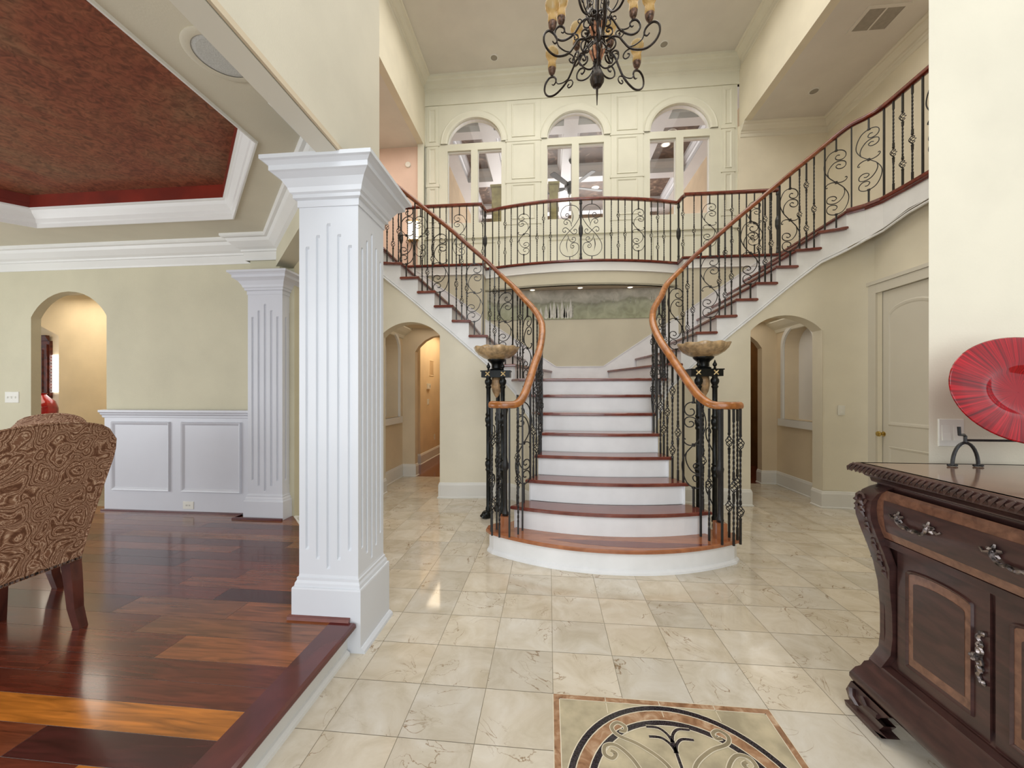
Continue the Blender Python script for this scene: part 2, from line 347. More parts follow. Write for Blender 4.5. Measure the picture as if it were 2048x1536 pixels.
# ================================================================ setting: floors
ZD = .165                                   # dining room floor height
b = B(); b.c = []
gx, gy = .3065, .2795
def inmed(x, y): return .02 < x < .94 and .80 < y < 1.745
for i in range(-9, 16):
    for j in range(-8, 18):
        x0 = .02+i*gx; y0 = 1.745+j*gy; x1 = x0+gx; y1 = y0+gy
        if x0 < -1.04 and y1 < 2.2: x0 = max(x0, -1.04)
        if x1 <= x0: continue
        if inmed((x0+x1)/2, (y0+y1)/2): continue
        g = .0012; k = random.random(); tn = .86+.14*k+random.uniform(-.02, .02); w = random.uniform(-.015, .02)
        b.add([(x0+g, y0+g, 0), (x1-g, y0+g, 0), (x1-g, y1-g, 0), (x0+g, y1-g, 0)], [(0, 1, 2, 3)]); b.c.append((tn+w, tn, tn-w*1.6, 1))
b.build('floor', 'marble_tile', kind='structure', origin=(0, 0, 0))
S_(B().box(-6, 6, -3, 6.4, -.05, -.0015), 'floor', 'grout')
S_(B().box(-6, 6, 6.06, 12, -.04, .002), 'floor', 'tread_mahogany')
# dining room planks (rows run left to right)
tones = {'d': (98, 42, 32), 'm': (122, 56, 38), 'b': (140, 74, 46), 't': (168, 98, 58), 'o': (214, 130, 50), 'k': (82, 34, 32), 'g': (150, 92, 60)}
rows_ = [(-1.0, .78, None), (.78, .90, None), (.90, 1.02, None), (1.02, 1.095, [(-6, -1.5, 'm'), (-1.5, -1.13, 'o')]),
         (1.095, 1.215, [(-6, -2.35, 'd'), (-2.35, -1.79, 'b'), (-1.79, -1.13, 'k')]), (1.215, 1.335, [(-6, -2.42, 'd'), (-2.42, -1.13, 'o')]),
         (1.335, 1.45, [(-6, -2.6, 'd'), (-2.6, -1.13, 'm')]), (1.45, 1.57, [(-6, -2.2, 'm'), (-2.2, -1.13, 'm')]), (1.57, 1.73, [(-6, -1.77, 'm'), (-1.77, -1.13, 't')]),
         (1.73, 1.87, [(-6, -2.06, 'm'), (-2.06, -1.13, 'g')]),
         (1.87, 2.04, [(-6, -2.37, 'd'), (-2.37, -1.7, 'g'), (-1.7, -1.0, 't')]), (2.04, 2.17, [(-6, -1.93, 'm'), (-1.93, -1.1, 'k')]), (2.17, 2.29, [(-6, -2.3, 'm'), (-2.3, -1.1, 'b')]),
         (2.29, 2.41, [(-6, -2.0, 'm'), (-2.0, -1.2, 'b')])]
y = 2.41
while y < 3.6: rows_.append((y, y+.12, None)); y += .12
b = B(); b.c = []
for y0, y1, segs in rows_:
    xe = -1.13 if y1 < 2.1 else -1.13-(y1-2.1)*.95
    if segs is None:
        segs = []; x = -6
        while x < xe: L_ = random.uniform(.5, 1.3); segs.append((x, min(x+L_, xe), random.choice('ddmmmbkg' if y0 < 2.9 else 'dmmbg'))); x += L_
    xf = xe+.0 if y1 < 2.1 else xe+(y1-y0)*.95
    for x0, x1, tn in segs:
        last = x1 >= xe; x1 = min(x1, xe)
        if x1 <= x0: continue
        c = lin(tones[tn]); j = random.uniform(.92, 1.08)
        b.add([(x0, y0+.0006, ZD), ((xf if last else x1-.0012), y0+.0006, ZD), (x1-.0012, y1-.0006, ZD), (x0, y1-.0006, ZD)], [(0, 1, 2, 3)]); b.c.append((c[0]*j, c[1]*j, c[2]*j, 1))
b.build('floor', 'plank_floor', kind='structure', origin=(0, 0, ZD))
S_(B().prism([(-8.5, -1), (-1.045, -1), (-1.045, 2.1), (-2.4, 3.46), (-2.4, 3.52), (-8.5, 3.52)], 0.0, ZD-.002), 'trim_1', 'white_trim')
S_(B().box(-11, -4.4, 3.52, 7, -.05, .12), 'floor', 'grout')
t_ = B(); t_.sweep([(-1.045, -1), (-1.045, 1.9)], [(0, ZD-.035), (.045, ZD-.035), (.055, ZD-.02), (.052, ZD-.004), (.04, ZD+.0015), (-.085, ZD+.0015), (-.085, ZD-.03)])
S_(t_, 'trim_2', 'nosing_dark')
S_(B().sweep([(-1.045, -1), (-1.045, 1.9)], [(0, 0), (.022, 0), (.02, .014), (.008, .024), (0, .026)]), 'trim_3', 'white_trim')
S_(B().sweep([(-1.37, 1.915), (-1.03, 1.915)], [(0, ZD), (.02, ZD), (.018, ZD+.016), (0, ZD+.02)]), 'trim_4', 'tread_mahogany')
# ---- medallion inlay
MX0, MX1, MY0, MY1 = .02, .94, .80, 1.745; mc = (.48, 1.293)
med = T('floor_medallion', 'square marble floor medallion with black rings and scroll inlay', 'inlay', (.48, 1.27, 0))
def ring2(r0, r1, z, n=72):
    q = B(); q.grid([[(mc[0]+r_*cos(2*pi*k/n), mc[1]+r_*sin(2*pi*k/n), z) for k in range(n)] for r_ in (r0, r1)], True); return q
B().box(MX0, MX1, MY0, MY1, -.002, .0002).build('field', 'inlay_field', med)
q = B()
for x0, x1, y0, y1 in ((MX0, MX1, MY1-.027, MY1), (MX0, MX1, MY0, MY0+.027), (MX0, MX0+.027, MY0+.027, MY1-.027), (MX1-.027, MX1, MY0+.027, MY1-.027)): q.quad((x0, y0, .0006), (x1, y0, .0006), (x1, y1, .0006), (x0, y1, .0006))
q.build('border_band', 'brown_marble', med)
q = B()
for w in (.0275, 0):
    e = [(MX0+w, MY0+w), (MX1-w, MY0+w), (MX1-w, MY1-w), (MX0+w, MY1-w)]
    for i in range(4):
        p, r_ = e[i], e[(i+1) % 4]; d = .0018
        q.quad((min(p[0], r_[0])-d, min(p[1], r_[1])-d, .0009), (max(p[0], r_[0])+d, min(p[1], r_[1])-d, .0009), (max(p[0], r_[0])+d, max(p[1], r_[1])+d, .0009), (min(p[0], r_[0])-d, max(p[1], r_[1])+d, .0009))
for x in (.25, .48, .71): q.quad((x-.0015, 1.66, .0009), (x+.0015, 1.66, .0009), (x+.0015, MY1, .0009), (x-.0015, MY1, .0009))
for r_ in (.425, .398, .352, .325): n = len(q.v); q.grid([[(mc[0]+rr*cos(2*pi*k/72), mc[1]+rr*sin(2*pi*k/72), .0012) for k in range(72)] for rr in (r_-.002, r_+.002)], True)
q.build('joint_lines', 'inlay_line', med)
ring2(.352, .398, .0007).build('marble_ring', 'brown_marble', med)
for r0, r1 in ((.40, .423), (.327, .35)): ring2(r0, r1, .0010).build('granite_ring', 'black_granite', med)
def ribbon(P, w, z, q=None):
    q = q or B(); P = [Vector(p) for p in P]; rows = []
    for i, p in enumerate(P):
        d = P[min(i+1, len(P)-1)]-P[max(i-1, 0)]; n = Vector((-d.y, d.x)); n.normalize()
        rows.append([(p.x+n.x*w, p.y+n.y*w, z), (p.x-n.x*w, p.y-n.y*w, z)])
    return q.grid(rows)
def spiral(cx, cy, r0, r1, a0, turns, n=26):
    return [(cx+(r0+(r1-r0)*k/n)*cos(a0+turns*2*pi*k/n), cy+(r0+(r1-r0)*k/n)*sin(a0+turns*2*pi*k/n)) for k in range(n+1)]
ol = B(); st = B(); bl = B()
for sx in (-1, 1):
    X = lambda x: mc[0]+sx*x
    for P in ([(X(.155-.0), 1.575)], ):
        pass
    c1 = cr([(X(.01), 1.34), (X(.05), 1.45), (X(.13), 1.52), (X(.205), 1.555), (X(.225), 1.59), (X(.2), 1.615), (X(.172), 1.6), (X(.176), 1.577), (X(.197), 1.58)], 6)
    c2 = cr([(X(.03), 1.27), (X(.12), 1.36), (X(.17), 1.46), (X(.22), 1.51), (X(.262), 1.505), (X(.27), 1.47), (X(.245), 1.455), (X(.228), 1.475), (X(.245), 1.487)], 6)
    for c in (c1, c2): ribbon(c, .0095, .0013, ol); ribbon(c, .0065, .0016, st)
    for zc in (1.60, 1.555):
        c = cr([(X(0), zc-.055), (X(.012), zc-.02), (X(.04), zc+.005), (X(.085), zc+.006)], 6); ribbon(c, .0085, .0014, ol); ribbon(c, .0055, .0018, bl)
    c = cr([(X(.13), 1.40), (X(.08), 1.385), (X(.05), 1.34), (X(.045), 1.28)], 5); ribbon(c, .007, .0018, bl)
c = [(mc[0], 1.2), (mc[0], 1.55)]; ribbon(c, .0085, .0014, ol); ribbon(c, .0055, .0018, bl)
ol.build('scroll_outline', 'inlay_line', med); st.build('scroll_inlay', 'taupe_stone', med); bl.build('stem_inlay', 'black_granite', med)
# ================================================================ setting: near walls
fXY = lambda Y: (lambda u, v, w: (u, Y+w, v))         # u = X, v = Z, thickness along +Y
fYZ = lambda X: (lambda u, v, w: (X+w, u, v))         # u = Y, v = Z, thickness along +X
S_(B().prism([(1.66, 1.85), (3.75, 1.85), (3.75, 1.99), (1.81, 1.99)], 0, 7.42), 'wall_right', 'cream_wall')
S_(B().box(-1.15, -1.03, -1, 2.26, 2.585, 7.42), 'wall_left', 'cream_wall')
S_(B().sweep([(-1.03, -1), (-1.03, 2.26)], [(-.012, 2.56), (.0, 2.56), (.0, 2.585), (-.012, 2.585)]), 'trim_5', 'hall_wall')
S_(B().box(-1.152, -1.045, -1, 1.96, 2.556, 2.586), 'trim_6', 'cream_trim')
S_(B().box(-1.25, -1.04, 1.95, 2.25, 2.57, 2.83), 'wall_left', 'dining_wall')
# diagonal beam from the big column to the far pilaster
def obox(P, Q, w, z0, z1):
    P = Vector(P); Q = Vector(Q); d = (Q-P).normalized(); n = Vector((d.y, -d.x))*w/2
    return [(P+n)[:], (Q+n)[:], (Q-n)[:], (P-n)[:]], z0, z1
S_(B().prism(*obox((-1.2, 2.12), (-2.62, 3.56), .14, 2.56, 3.3)), 'wall_left', 'dining_wall')
# dining room far wall with arched opening
S_(B().slab([(-7, ZD), (-5.357, ZD), (-4.48, ZD), (-2.45, ZD), (-2.45, 3.3), (-7, 3.3)][::-1] if 0 else
            [(-7, 0), (-5.357, 0)]+[p for p in arch(-5.357, -4.48, 0, 2.14, 2.40, 16)[2:]][::-1]+[(-4.48, 0), (-2.45, 0), (-2.45, 3.3), (-7, 3.3)], [], fXY(3.5), .08), 'wall_back', 'dining_wall')
# dining ceiling with octagonal tray
oct_ = [(-1.70, 2.10), (-2.64, 3.0), (-4.52, 3.0), (-5.4, 2.1), (-5.4, -.2), (-4.5, -1.0), (-2.6, -1.0), (-1.70, -.2)]
S_(B().slab([(-7, -1.4), (-1.15, -1.4), (-1.15, 2.2), (-1.15, 2.3), (-2.3, 3.5), (-7, 3.5)], [oct_], lambda u, v, w: (u, v, 2.83+w), 0), 'ceiling', 'dining_ceiling')
TRAY = [(0, -.005), (.0, 0), (-.0, .03), (.012, .035), (.018, .06), (.05, .10), (.058, .135), (.075, .14), (.075, .165), (0, .165)]
S_(B().sweep(oct_[::-1], [(-.004, 0), (.0, -.012), (.01, -.012), (.012, .02), (.022, .03), (.026, .06), (.055, .095), (.065, .12), (.078, .125), (.078, .14), (0, .14)], True, 2.83), 'trim_7', 'white_trim')
inn = [(-1.80, 2.05), (-2.68, 2.9), (-4.48, 2.9), (-5.3, 2.05), (-5.3, -.15), (-4.46, -.9), (-2.64, -.9), (-1.80, -.15)]
S_(B().sweep(oct_[::-1], [(.07, .135), (.08, .137), (.08, .17), (.076, .172), (.076, .25)], True, 2.83), 'trim_8', 'tray_red')
S_(B().slab([(-5.6, -1.2), (-1.5, -1.2), (-1.5, 3.2), (-5.6, 3.2)], [], lambda u, v, w: (u, v, 3.075+w), .02), 'ceiling', 'faux_red')
# crown round the dining room
cp = [(o, -h) for o, h in [(0, 0), (.15, 0), (.15, .02), (.14, .03), (.12, .035), (.105, .06), (.06, .10), (.035, .115), (.03, .13), (.018, .135), (.015, .195), (.008, .21), (0, .21)]]
S_(B().sweep([(-7, 3.5), (-2.88, 3.5), (-2.88, 3.42), (-2.53, 3.42), (-1.25, 2.12), (-1.25, 1.95), (-1.16, 1.95)], cp, False, 2.83), 'trim_9', 'white_trim')
S_(B().prism([(-2.85, 3.5), (-2.85, 3.43), (-2.55, 3.43), (-2.5, 3.5)], 2.5, 2.83), 'wall_back', 'dining_wall')
# wainscot with two raised frames and chair rail
ws = B().box(-4.475, -2.83, 3.478, 3.5, ZD, 1.15); S_(ws, 'trim_10', 'grey_white')
S_(B().sweep([(-4.49, 3.48), (-2.84, 3.48)], [(0, 1.105), (.012, 1.11), (.014, 1.13), (.03, 1.14), (.034, 1.155), (.05, 1.165), (.05, 1.185), (0, 1.19)]), 'trim_11', 'grey_white')
def frame(b, u0, u1, v0, v1, fn, w=.035, d=.018):
    """a picture-frame moulding on a plane; fn(u,v,depth)"""
    for k, (o, h) in enumerate([(0, 0), (.25, 1), (.6, .8), (1, 0)]): pass
    loops = [[(u0+o*w, v0+o*w), (u1-o*w, v0+o*w), (u1-o*w, v1-o*w), (u0+o*w, v1-o*w)] for o, h in [(0, 0), (.2, 1), (.55, .75), (.8, .3), (1, 0)]]
    hs = [0, 1, .75, .3, 0]; rows = [[fn(p[0], p[1], h*d) for p in lp] for lp, h in zip(loops, hs)]
    return b.grid(rows, True)
for x0, x1 in ((-4.39, -3.74), (-3.62, -2.98)):
    b = B(); frame(b, x0, x1, .375, 1.07, lambda u, v, w: (u, 3.478-w, v)); S_(b, 'trim_12', 'grey_white')
S_(B().sweep([(-4.5, 3.478), (-2.95, 3.478), (-2.95, 3.36), (-2.47, 3.36)], [(0, ZD), (.018, ZD), (.016, ZD+.016), (0, ZD+.02)]), 'trim_13', 'nosing_dark')
# rooms behind the dining arch
S_(B().slab([(-6.755, 0), (-6.755, 2.145), (-7.035, 2.28), (-7.3, 2.35), (-8.2, 2.35), (-8.2, 0), (-8.6, 0), (-8.6, 3), (-4.0, 3), (-4.0, 0)], [], fXY(4.7), .14), 'wall_back', 'tan_wall')
S_(B().box(-8.6, -8.5, 3.6, 4.7, 0, 3), 'wall_left', 'tan_wall'); S_(B().box(-4.2, -4.1, 3.67, 4.7, 0, 3), 'wall_right', 'tan_wall')
S_(B().box(-8.6, -4.0, 3.67, 4.84, 2.7, 2.8), 'ceiling', 'ceiling_paint')
S_(B().box(-11, -6, 6.52, 6.62, 0, 3), 'wall_back', 'hall_wall'); S_(B().box(-11, -6, 4.8, 7, 2.7, 2.8), 'ceiling', 'hall_wall')
S_(B().sweep([(-5.9, 4.7), (-4.2, 4.7)], [(o, h+.12) for o, h in BASE]), 'baseboard_back', 'cream_trim')
# ================================================================ setting: tall hall
S_(B().box(-2.5, 3.5, -1.2, 7.4, 7.42, 7.5), 'ceiling', 'ceiling_paint')
S_(B().box(-2.52, -2.40, 1.2, 7.3, 6.15, 7.42), 'wall_left', 'cream_wall'); S_(B().box(3.43, 3.55, 1.99, 7.3, 6.15, 7.42), 'wall_right', 'cream_wall')
S_(B().box(-3.9, -2.52, 1.2, 7.3, 6.15, 6.25), 'ceiling', 'ceiling_paint'); S_(B().box(3.55, 4.95, 1.8, 7.3, 6.15, 6.25), 'ceiling', 'ceiling_paint')
S_(B().box(-3.97, -3.87, 2.3, 7.3, 3.25, 6.2), 'wall_left', 'cream_wall'); S_(B().box(4.9, 5.0, 1.8, 7.3, 0, 6.2), 'wall_right', 'cream_wall')
S_(B().box(-3.9, -2.40, 7.27, 7.42, 3.14, 6.15), 'wall_back', 'warm_lit_wall'); S_(B().box(3.40, 4.95, 7.27, 7.42, 3.14, 6.15), 'wall_back', 'cream_wall')
S_(B().box(-2.515, -2.40, 7.2, 7.32, 3.44, 6.15), 'wall_back', 'window_wall')
S_(B().box(-3.9, -1.16, 2.26, 2.36, 3.25, 7.42), 'wall_front', 'cream_wall'); S_(B().box(3.43, 5, 1.86, 1.98, 0, 7.42), 'wall_front', 'cream_wall')
hc = [(o*.9, -h) for o, h in [(0, 0), (.17, 0), (.17, .02), (.155, .035), (.13, .04), (.11, .07), (.065, .11), (.04, .12), (.035, .14), (.02, .15), (.015, .2), (0, .21)]]
S_(B().sweep([(-2.40, 1.2), (-2.40, 7.2)], hc, False, 7.42), 'trim_14', 'cream_trim'); S_(B().sweep([(3.43, 7.2), (3.43, 2)], hc, False, 7.42), 'trim_15', 'cream_trim')
S_(B().sweep([(3.43, 7.27), (4.9, 7.27), (4.9, 2)], hc, False, 6.15), 'trim_16', 'cream_trim')
# ---- upper back wall with three arched windows
wins = [(-1.953, -.898), (-.026, 1.028), (1.864, 2.925)]; holes = []
for a0, a1 in wins:
    c = (a0+a1)/2; holes.append(arch(a0, a1, 6.17, 6.1701, 6.66, 20)[2:] if 0 else [(a0, 6.17), (a1, 6.17)]+[(c+(a1-a0)/2*cos(pi*k/20), 6.17+.49*sin(pi*k/20)) for k in range(1, 20)])
    holes.append([(a0, 4.63), (c-.065, 4.63), (c-.065, 6.04), (a0, 6.04)]); holes.append([(c+.065, 4.63), (a1, 4.63), (a1, 6.04), (c+.065, 6.04)])
ww = B().slab([(-2.40, 3.14), (3.40, 3.14), (3.40, 7.42), (-2.40, 7.42)], holes, fXY(7.3), .14); wallb = S_(ww, 'wall_back', 'window_wall')
fr = lambda u, v, w: (u, 7.3-w, v)
for n_, (a0, a1) in enumerate(wins):
    c = (a0+a1)/2; wn = T('window_%d' % (n_+1), '', '', (c, 7.3, 4.63)); del wn['label']; del wn['category']; wn['kind'] = 'structure'
    q = B(); rows = []
    pr = [(.0, 0), (.0, .02), (.03, .028), (.1, .028), (.12, .036), (.135, .02), (.135, 0)]
    ang = [pi*k/28 for k in range(29)]
    for o, d in pr: rows.append([fr(c+((a1-a0)/2+o)*cos(t_), 6.17+(.49+o)*sin(t_), d) for t_ in ang])
    q.grid(rows); q.build('window_arch_trim', 'window_wall', wn)
    q = B()
    for h in holes[3*n_:3*n_+3]:
        cx_ = sum(p[0] for p in h)/len(h); cz_ = sum(p[1] for p in h)/len(h)
        for s_ in (1,):
            i_ = [(cx_+(p[0]-cx_)*.965, cz_+(p[1]-cz_)*.965) for p in h]
            q.grid([[(p[0], 7.345, p[1]) for p in h], [(p[0], 7.345, p[1]) for p in i_], [(p[0], 7.40, p[1]) for p in i_], [(p[0], 7.40, p[1]) for p in h]], True)
    q.build('window_frame', 'white_trim', wn)
    for h in holes[3*n_:3*n_+3]: B().add([(p[0], 7.38, p[1]) for p in h], [tuple(range(len(h)))]).build('pane', 'pane_glass', wn)
# raised pilaster strips, recessed-panel frames, entablature
cols = [(-.8, -.155), (1.16, 1.735)]; ends = [(-2.36, -2.13), (3.13, 3.34)]
for (a0, a1), nar in [(c_, 0) for c_ in cols]+[(c_, 1) for c_ in ends]:
    p = B().box(a0, a1, 7.285, 7.3, 3.45, 6.92); pil = p.build('pilaster', 'window_wall', wallb)
    q = B(); m_ = .1 if not nar else .045
    for z0, z1 in ((6.22, 6.86), (5.42, 6.1), (4.66, 5.32)): frame(q, a0+m_, a1-m_, z0, z1, lambda u, v, w: (u, 7.285-w*.8, v), .03)
    q.build('panel_moulding', 'window_wall', wallb)
    q = B()
    for z0 in (6.14, 5.35, 4.56): q.box(a0-.02, a1+.02, 7.275, 7.3, z0, z0+.055)
    q.build('band_moulding', 'window_wall', wallb)
q = B()
for a0, a1 in [(-2.3, -1.95), (-1.85, -1.0), (-.75, -.2), (-.02, .46), (.55, 1.03), (1.2, 1.7), (1.9, 2.38), (2.45, 2.9), (3.0, 3.3)]: frame(q, a0, a1, 3.62, 4.25, lambda u, v, w: (u, 7.3-w, v), .03)
q.build('panel_moulding', 'window_wall', wallb)
B().box(-2.4, 3.4, 7.262, 7.3, 4.33, 4.40).build('chair_rail', 'window_wall', wallb)
ent = [(0, 0), (.02, 0), (.02, .02), (.012, .03), (.012, .24), (.03, .26), (.03, .275), (.05, .29), (.05, .31), (.09, .36), (.13, .39), (.14, .42), (.17, .44), (.17, .49), (0, .49)]
S_(B().sweep([(-2.4, 7.3), (3.43, 7.3)], ent, False, 6.93), 'trim_17', 'window_wall')
# ---- family room beyond: coffered ceiling
S_(B().box(-2.9, 4.2, 7.44, 13, 7.3, 7.4), 'ceiling', 'coffer_brown')
S_(B().box(-2.55, -2.45, 7.44, 13, 3, 7.4), 'wall_left', 'family_wall'); S_(B().box(3.75, 3.85, 7.44, 13, 3, 7.4), 'wall_right', 'family_wall')
S_(B().box(-3, 4.3, 13, 13.1, 3, 7.4), 'wall_back', 'family_wall')
bm_ = [(0, 0), (0, .0), (0, .12), (.03, .14), (.04, .17), (.09, .23), (.1, .3), (0, .3)]
def beam(P, Q, w, name='trim_18'):
    b = B(); P = Vector(P); Q = Vector(Q); d = (Q-P).normalized(); n = Vector((d.y, -d.x))*w/2
    b.sweep([(P+n)[:], (Q+n)[:]], bm_, False, 7.0); b.sweep([(Q-n)[:], (P-n)[:]], bm_, False, 7.0); zz = 7.0 if abs(d.x) > .5 else 6.995; b.quad(*[(p.x, p.y, zz) for p in (P+n, Q+n, Q-n, P-n)]); S_(b, name, 'cool_white')
for x in (-1.32, .47, 2.31): beam((x, 7.44), (x, 13), .30)
for y in (8.32, 10.3, 12.2): beam((-2.5, y), (3.8, y), .26)
beam((-2.3, 7.44), (-2.3, 13), .3); beam((3.6, 7.44), (3.6, 13), .3)
# ---- lower hall walls right and left of the stairs
S_(B().slab([(2.0, 0), (4.12, 0), (4.12, 2.46), (4.66, 2.46), (4.66, 0), (4.8, 0), (4.8, 3.3), (2.0, 3.3)][:0] or
            [(2.0, 0), (3.9, 0), (3.9, 2.47), (4.66, 2.47), (4.66, 0), (4.80, 0), (4.80, 3.25), (2.0, 3.25)], [], fYZ(3.66), .12), 'wall_right', 'cream_wall')
S_(B().box(-2.77, -2.65, 3.44, 4.80, 0, 3.25), 'wall_left', 'cream_wall')
dr = T('door_1', '', '', (3.66, 4.28, 0)); del dr['label']; del dr['category']; dr['kind'] = 'structure'
B().box(3.668, 3.71, 3.902, 4.658, .01, 2.465).build('door_slab', 'door_paint', dr)
q = B(); q.sweep([(3.66, 4.66+.10), (3.66, 3.8)], [(0, 0)], False) if 0 else None
cas = B()
for u0, u1, v0, v1 in ((4.66, 4.76, 0, 2.57), (3.80, 3.90, 0, 2.57), (3.901, 4.659, 2.47, 2.57)): cas.box(3.638, 3.66, u0, u1, v0, v1)
cas.box(3.628, 3.66, 3.78, 4.78, 2.572, 2.61); cas.build('door_casing', 'door_paint', dr)
q = B(); fd = lambda u, v, w: (3.668-w, u, v); frame(q, 4.0, 4.53, .25, .78, fd, .03, .008)
top = [(4.0, 1.0), (4.53, 1.0)]+[(4.265+.265*cos(pi*k/12), 2.2+.12*sin(pi*k/12)) for k in range(13)]
q.grid([[fd(4.265+(u-4.265)*s_, 1.65+(v-1.65)*s_, h) for u, v in top] for s_, h in ((1, 0), (.98, .008), (.95, .005), (.93, 0))], True); q.build('panel_moulding', 'door_paint', dr)
q = B(); q.lathe([(.0, 0), (.026, 0), (.028, .006), (.012, .01), (.010, .03), (.022, .036), (.03, .05), (.026, .064), (.0, .07)], (0, 0, 0), 18)
q.v = [(3.668-z, 4.59+x, .905+y) for x, y, z in q.v]; q.build('door_handle', 'brass', dr, smooth=True)
S_(B().sweep([(3.66, 4.76), (3.66, 4.80)], BASE), 'baseboard_right', 'white_trim')
# ================================================================ staircase
R_ = .191
NR = {2: (.80, 3.30), 3: (.68, 3.475), 4: (.605, 3.68), 5: (.575, 3.92), 6: (.58, 4.14), 7: (.66, 4.38), 8: (.80, 4.60), 9: (.93, 4.83), 10: (1.12, 4.91),
      11: (1.31, 4.90), 12: (1.53, 4.88), 13: (1.745, 4.85), 14: (1.975, 4.85), 15: (2.20, 4.86), 16: (2.43, 4.86), 17: (2.665, 4.82), 18: (2.89, 4.72)}
YC = {k: 2.672+.2377*k for k in range(1, 9)}; YC[8] = 4.56
FR = {9: (.465, 6.36), 10: (.9, 6.36), 11: (1.285, 6.36), 12: (1.585, 6.11), 13: (1.76, 6.11), 14: (1.975, 6.11), 15: (2.2, 6.11), 16: (2.43, 6.11), 17: (2.68, 6.11), 18: (2.925, 6.11)}
stair = T('staircase', 'double curved staircase with mahogany treads and white risers rising to the balcony', 'staircase', (XC, 3.6, 0))
def tread(P, k, mat='tread_mahogany', nm='tread'):
    """wooden tread with rounded edge: slightly inset top and bottom"""
    z1 = R_*k; c = Vector((sum(p[0] for p in P)/len(P), sum(p[1] for p in P)/len(P))); rows = []
    for o, z in ((-.012, z1-.034), (0, z1-.027), (0, z1-.008), (-.007, z1)):
        rows.append(offset(P, o, z))
    b = B(); b.grid(rows, True); n = len(P); b.f.append(tuple(range(n-1, -1, -1))); b.f.append(tuple(range(3*n, 4*n)))
    return b.build(nm, mat, stair)
def offset(P, o, z):
    P = [Vector(p) for p in P]; out = []; n = len(P)
    A = sum(P[i].x*P[(i+1) % n].y-P[(i+1) % n].x*P[i].y for i in range(n)); sg = 1 if A > 0 else -1
    for i in range(n):
        a_ = (P[i]-P[i-1]); b_ = (P[(i+1) % n]-P[i])
        if a_.length < 1e-6: a_ = b_
        if b_.length < 1e-6: b_ = a_
        a_.normalize(); b_.normalize(); na = Vector((a_.y, -a_.x))*sg; nb = Vector((b_.y, -b_.x))*sg; m_ = na+nb
        if m_.length < 1e-6: m_ = na
        m_.normalize(); k = 1/max(.5, m_.dot(na)); out.append((P[i].x+m_.x*o*k, P[i].y+m_.y*o*k, z))
    return out
def front(k, dy=0, dq=0, n=16):
    q1, y1 = NR[k]; q1 += dq; y1 += dy; yc = YC[k]+dy
    return [(XC+q, yc+(y1-yc)*(q/q1)**2) for q in [q1*(-1+2*i/n) for i in range(n+1)]]
# tread 1: D-shaped curtail step
def dstep(ins):
    P = []
    qe = 1.03-ins; n = 28
    for i in range(n+1):
        q = qe*(-1+2*i/n)*.97; P.append((XC+q, 2.905+ins+.30*(abs(q)/1.0)**2.1))
    P += [(XC+qe+.012, 3.27), (XC+qe+.008, 3.35), (XC+qe-.05, 3.41), (XC+.86-ins, 3.44), (XC+.82-ins, 3.50), (XC-.82+ins, 3.50), (XC-.86+ins, 3.44), (XC-qe+.05, 3.41), (XC-qe-.008, 3.35), (XC-qe-.012, 3.27)]
    return P
tread(dstep(0), 1, 'tread_cherry')
P = [(x, y, z) for x, y, z in offset(dstep(0), -.13, .1915) if y < 3.30]
q = B(); L1 = [.62*(-1+i/8) for i in range(17)]
q.grid([[(XC+u+.12, 2.965+.32*abs(u)**2.1, R_+.0006) for u in L1], [(XC+u+.12, max(3.085-.0*u, 2.966+.32*abs(u)**2.1), R_+.0006) for u in L1]]); q.build('tread_inlay', 'tread_mahogany', stair)
b = B(); D1 = dstep(.03); b.prism(D1, .0, R_-.03); b.build('riser', 'riser_white', stair)
b = B(); b.sweep(D1, [(0, 0), (.02, 0), (.018, .016), (.006, .028), (0, .03)][::1], True); b.build('base_moulding', 'riser_white', stair)
for k in range(2, 8):
    o = .035
    P = front(k, 0, o)+[(x, y) for x, y in reversed(front(k+1, .02, o))]
    tread(P, k)
for k in range(2, 9):
    F = front(k, .028, 0) if k < 8 else [(XC-.80, 4.59), (XC+.80, 4.59)]
    b = B(); b.grid([[(x, y, R_*(k-1)-.001) for x, y in F], [(x, y, R_*k-.03) for x, y in F]]); b.grid([[(x, y+.015, R_*(k-1)-.001) for x, y in F], [(x, y+.015, R_*k-.03) for x, y in F]]); b.build('riser', 'riser_white', stair)
def mir(P): return [(2*XC-x, y) for x, y in P]
land = [(XC-.86, 4.56), (XC+.86, 4.56), (XC+NR[9][0]+.04, NR[9][1]-.03), (XC+NR[9][0]+.02, NR[9][1]+.08), (XC+FR[9][0]+.05, 6.37), (XC-FR[9][0]-.05, 6.37), (XC-NR[9][0]-.02, NR[9][1]+.08), (XC-NR[9][0]-.04, NR[9][1]-.03)]
tread(land, 8)
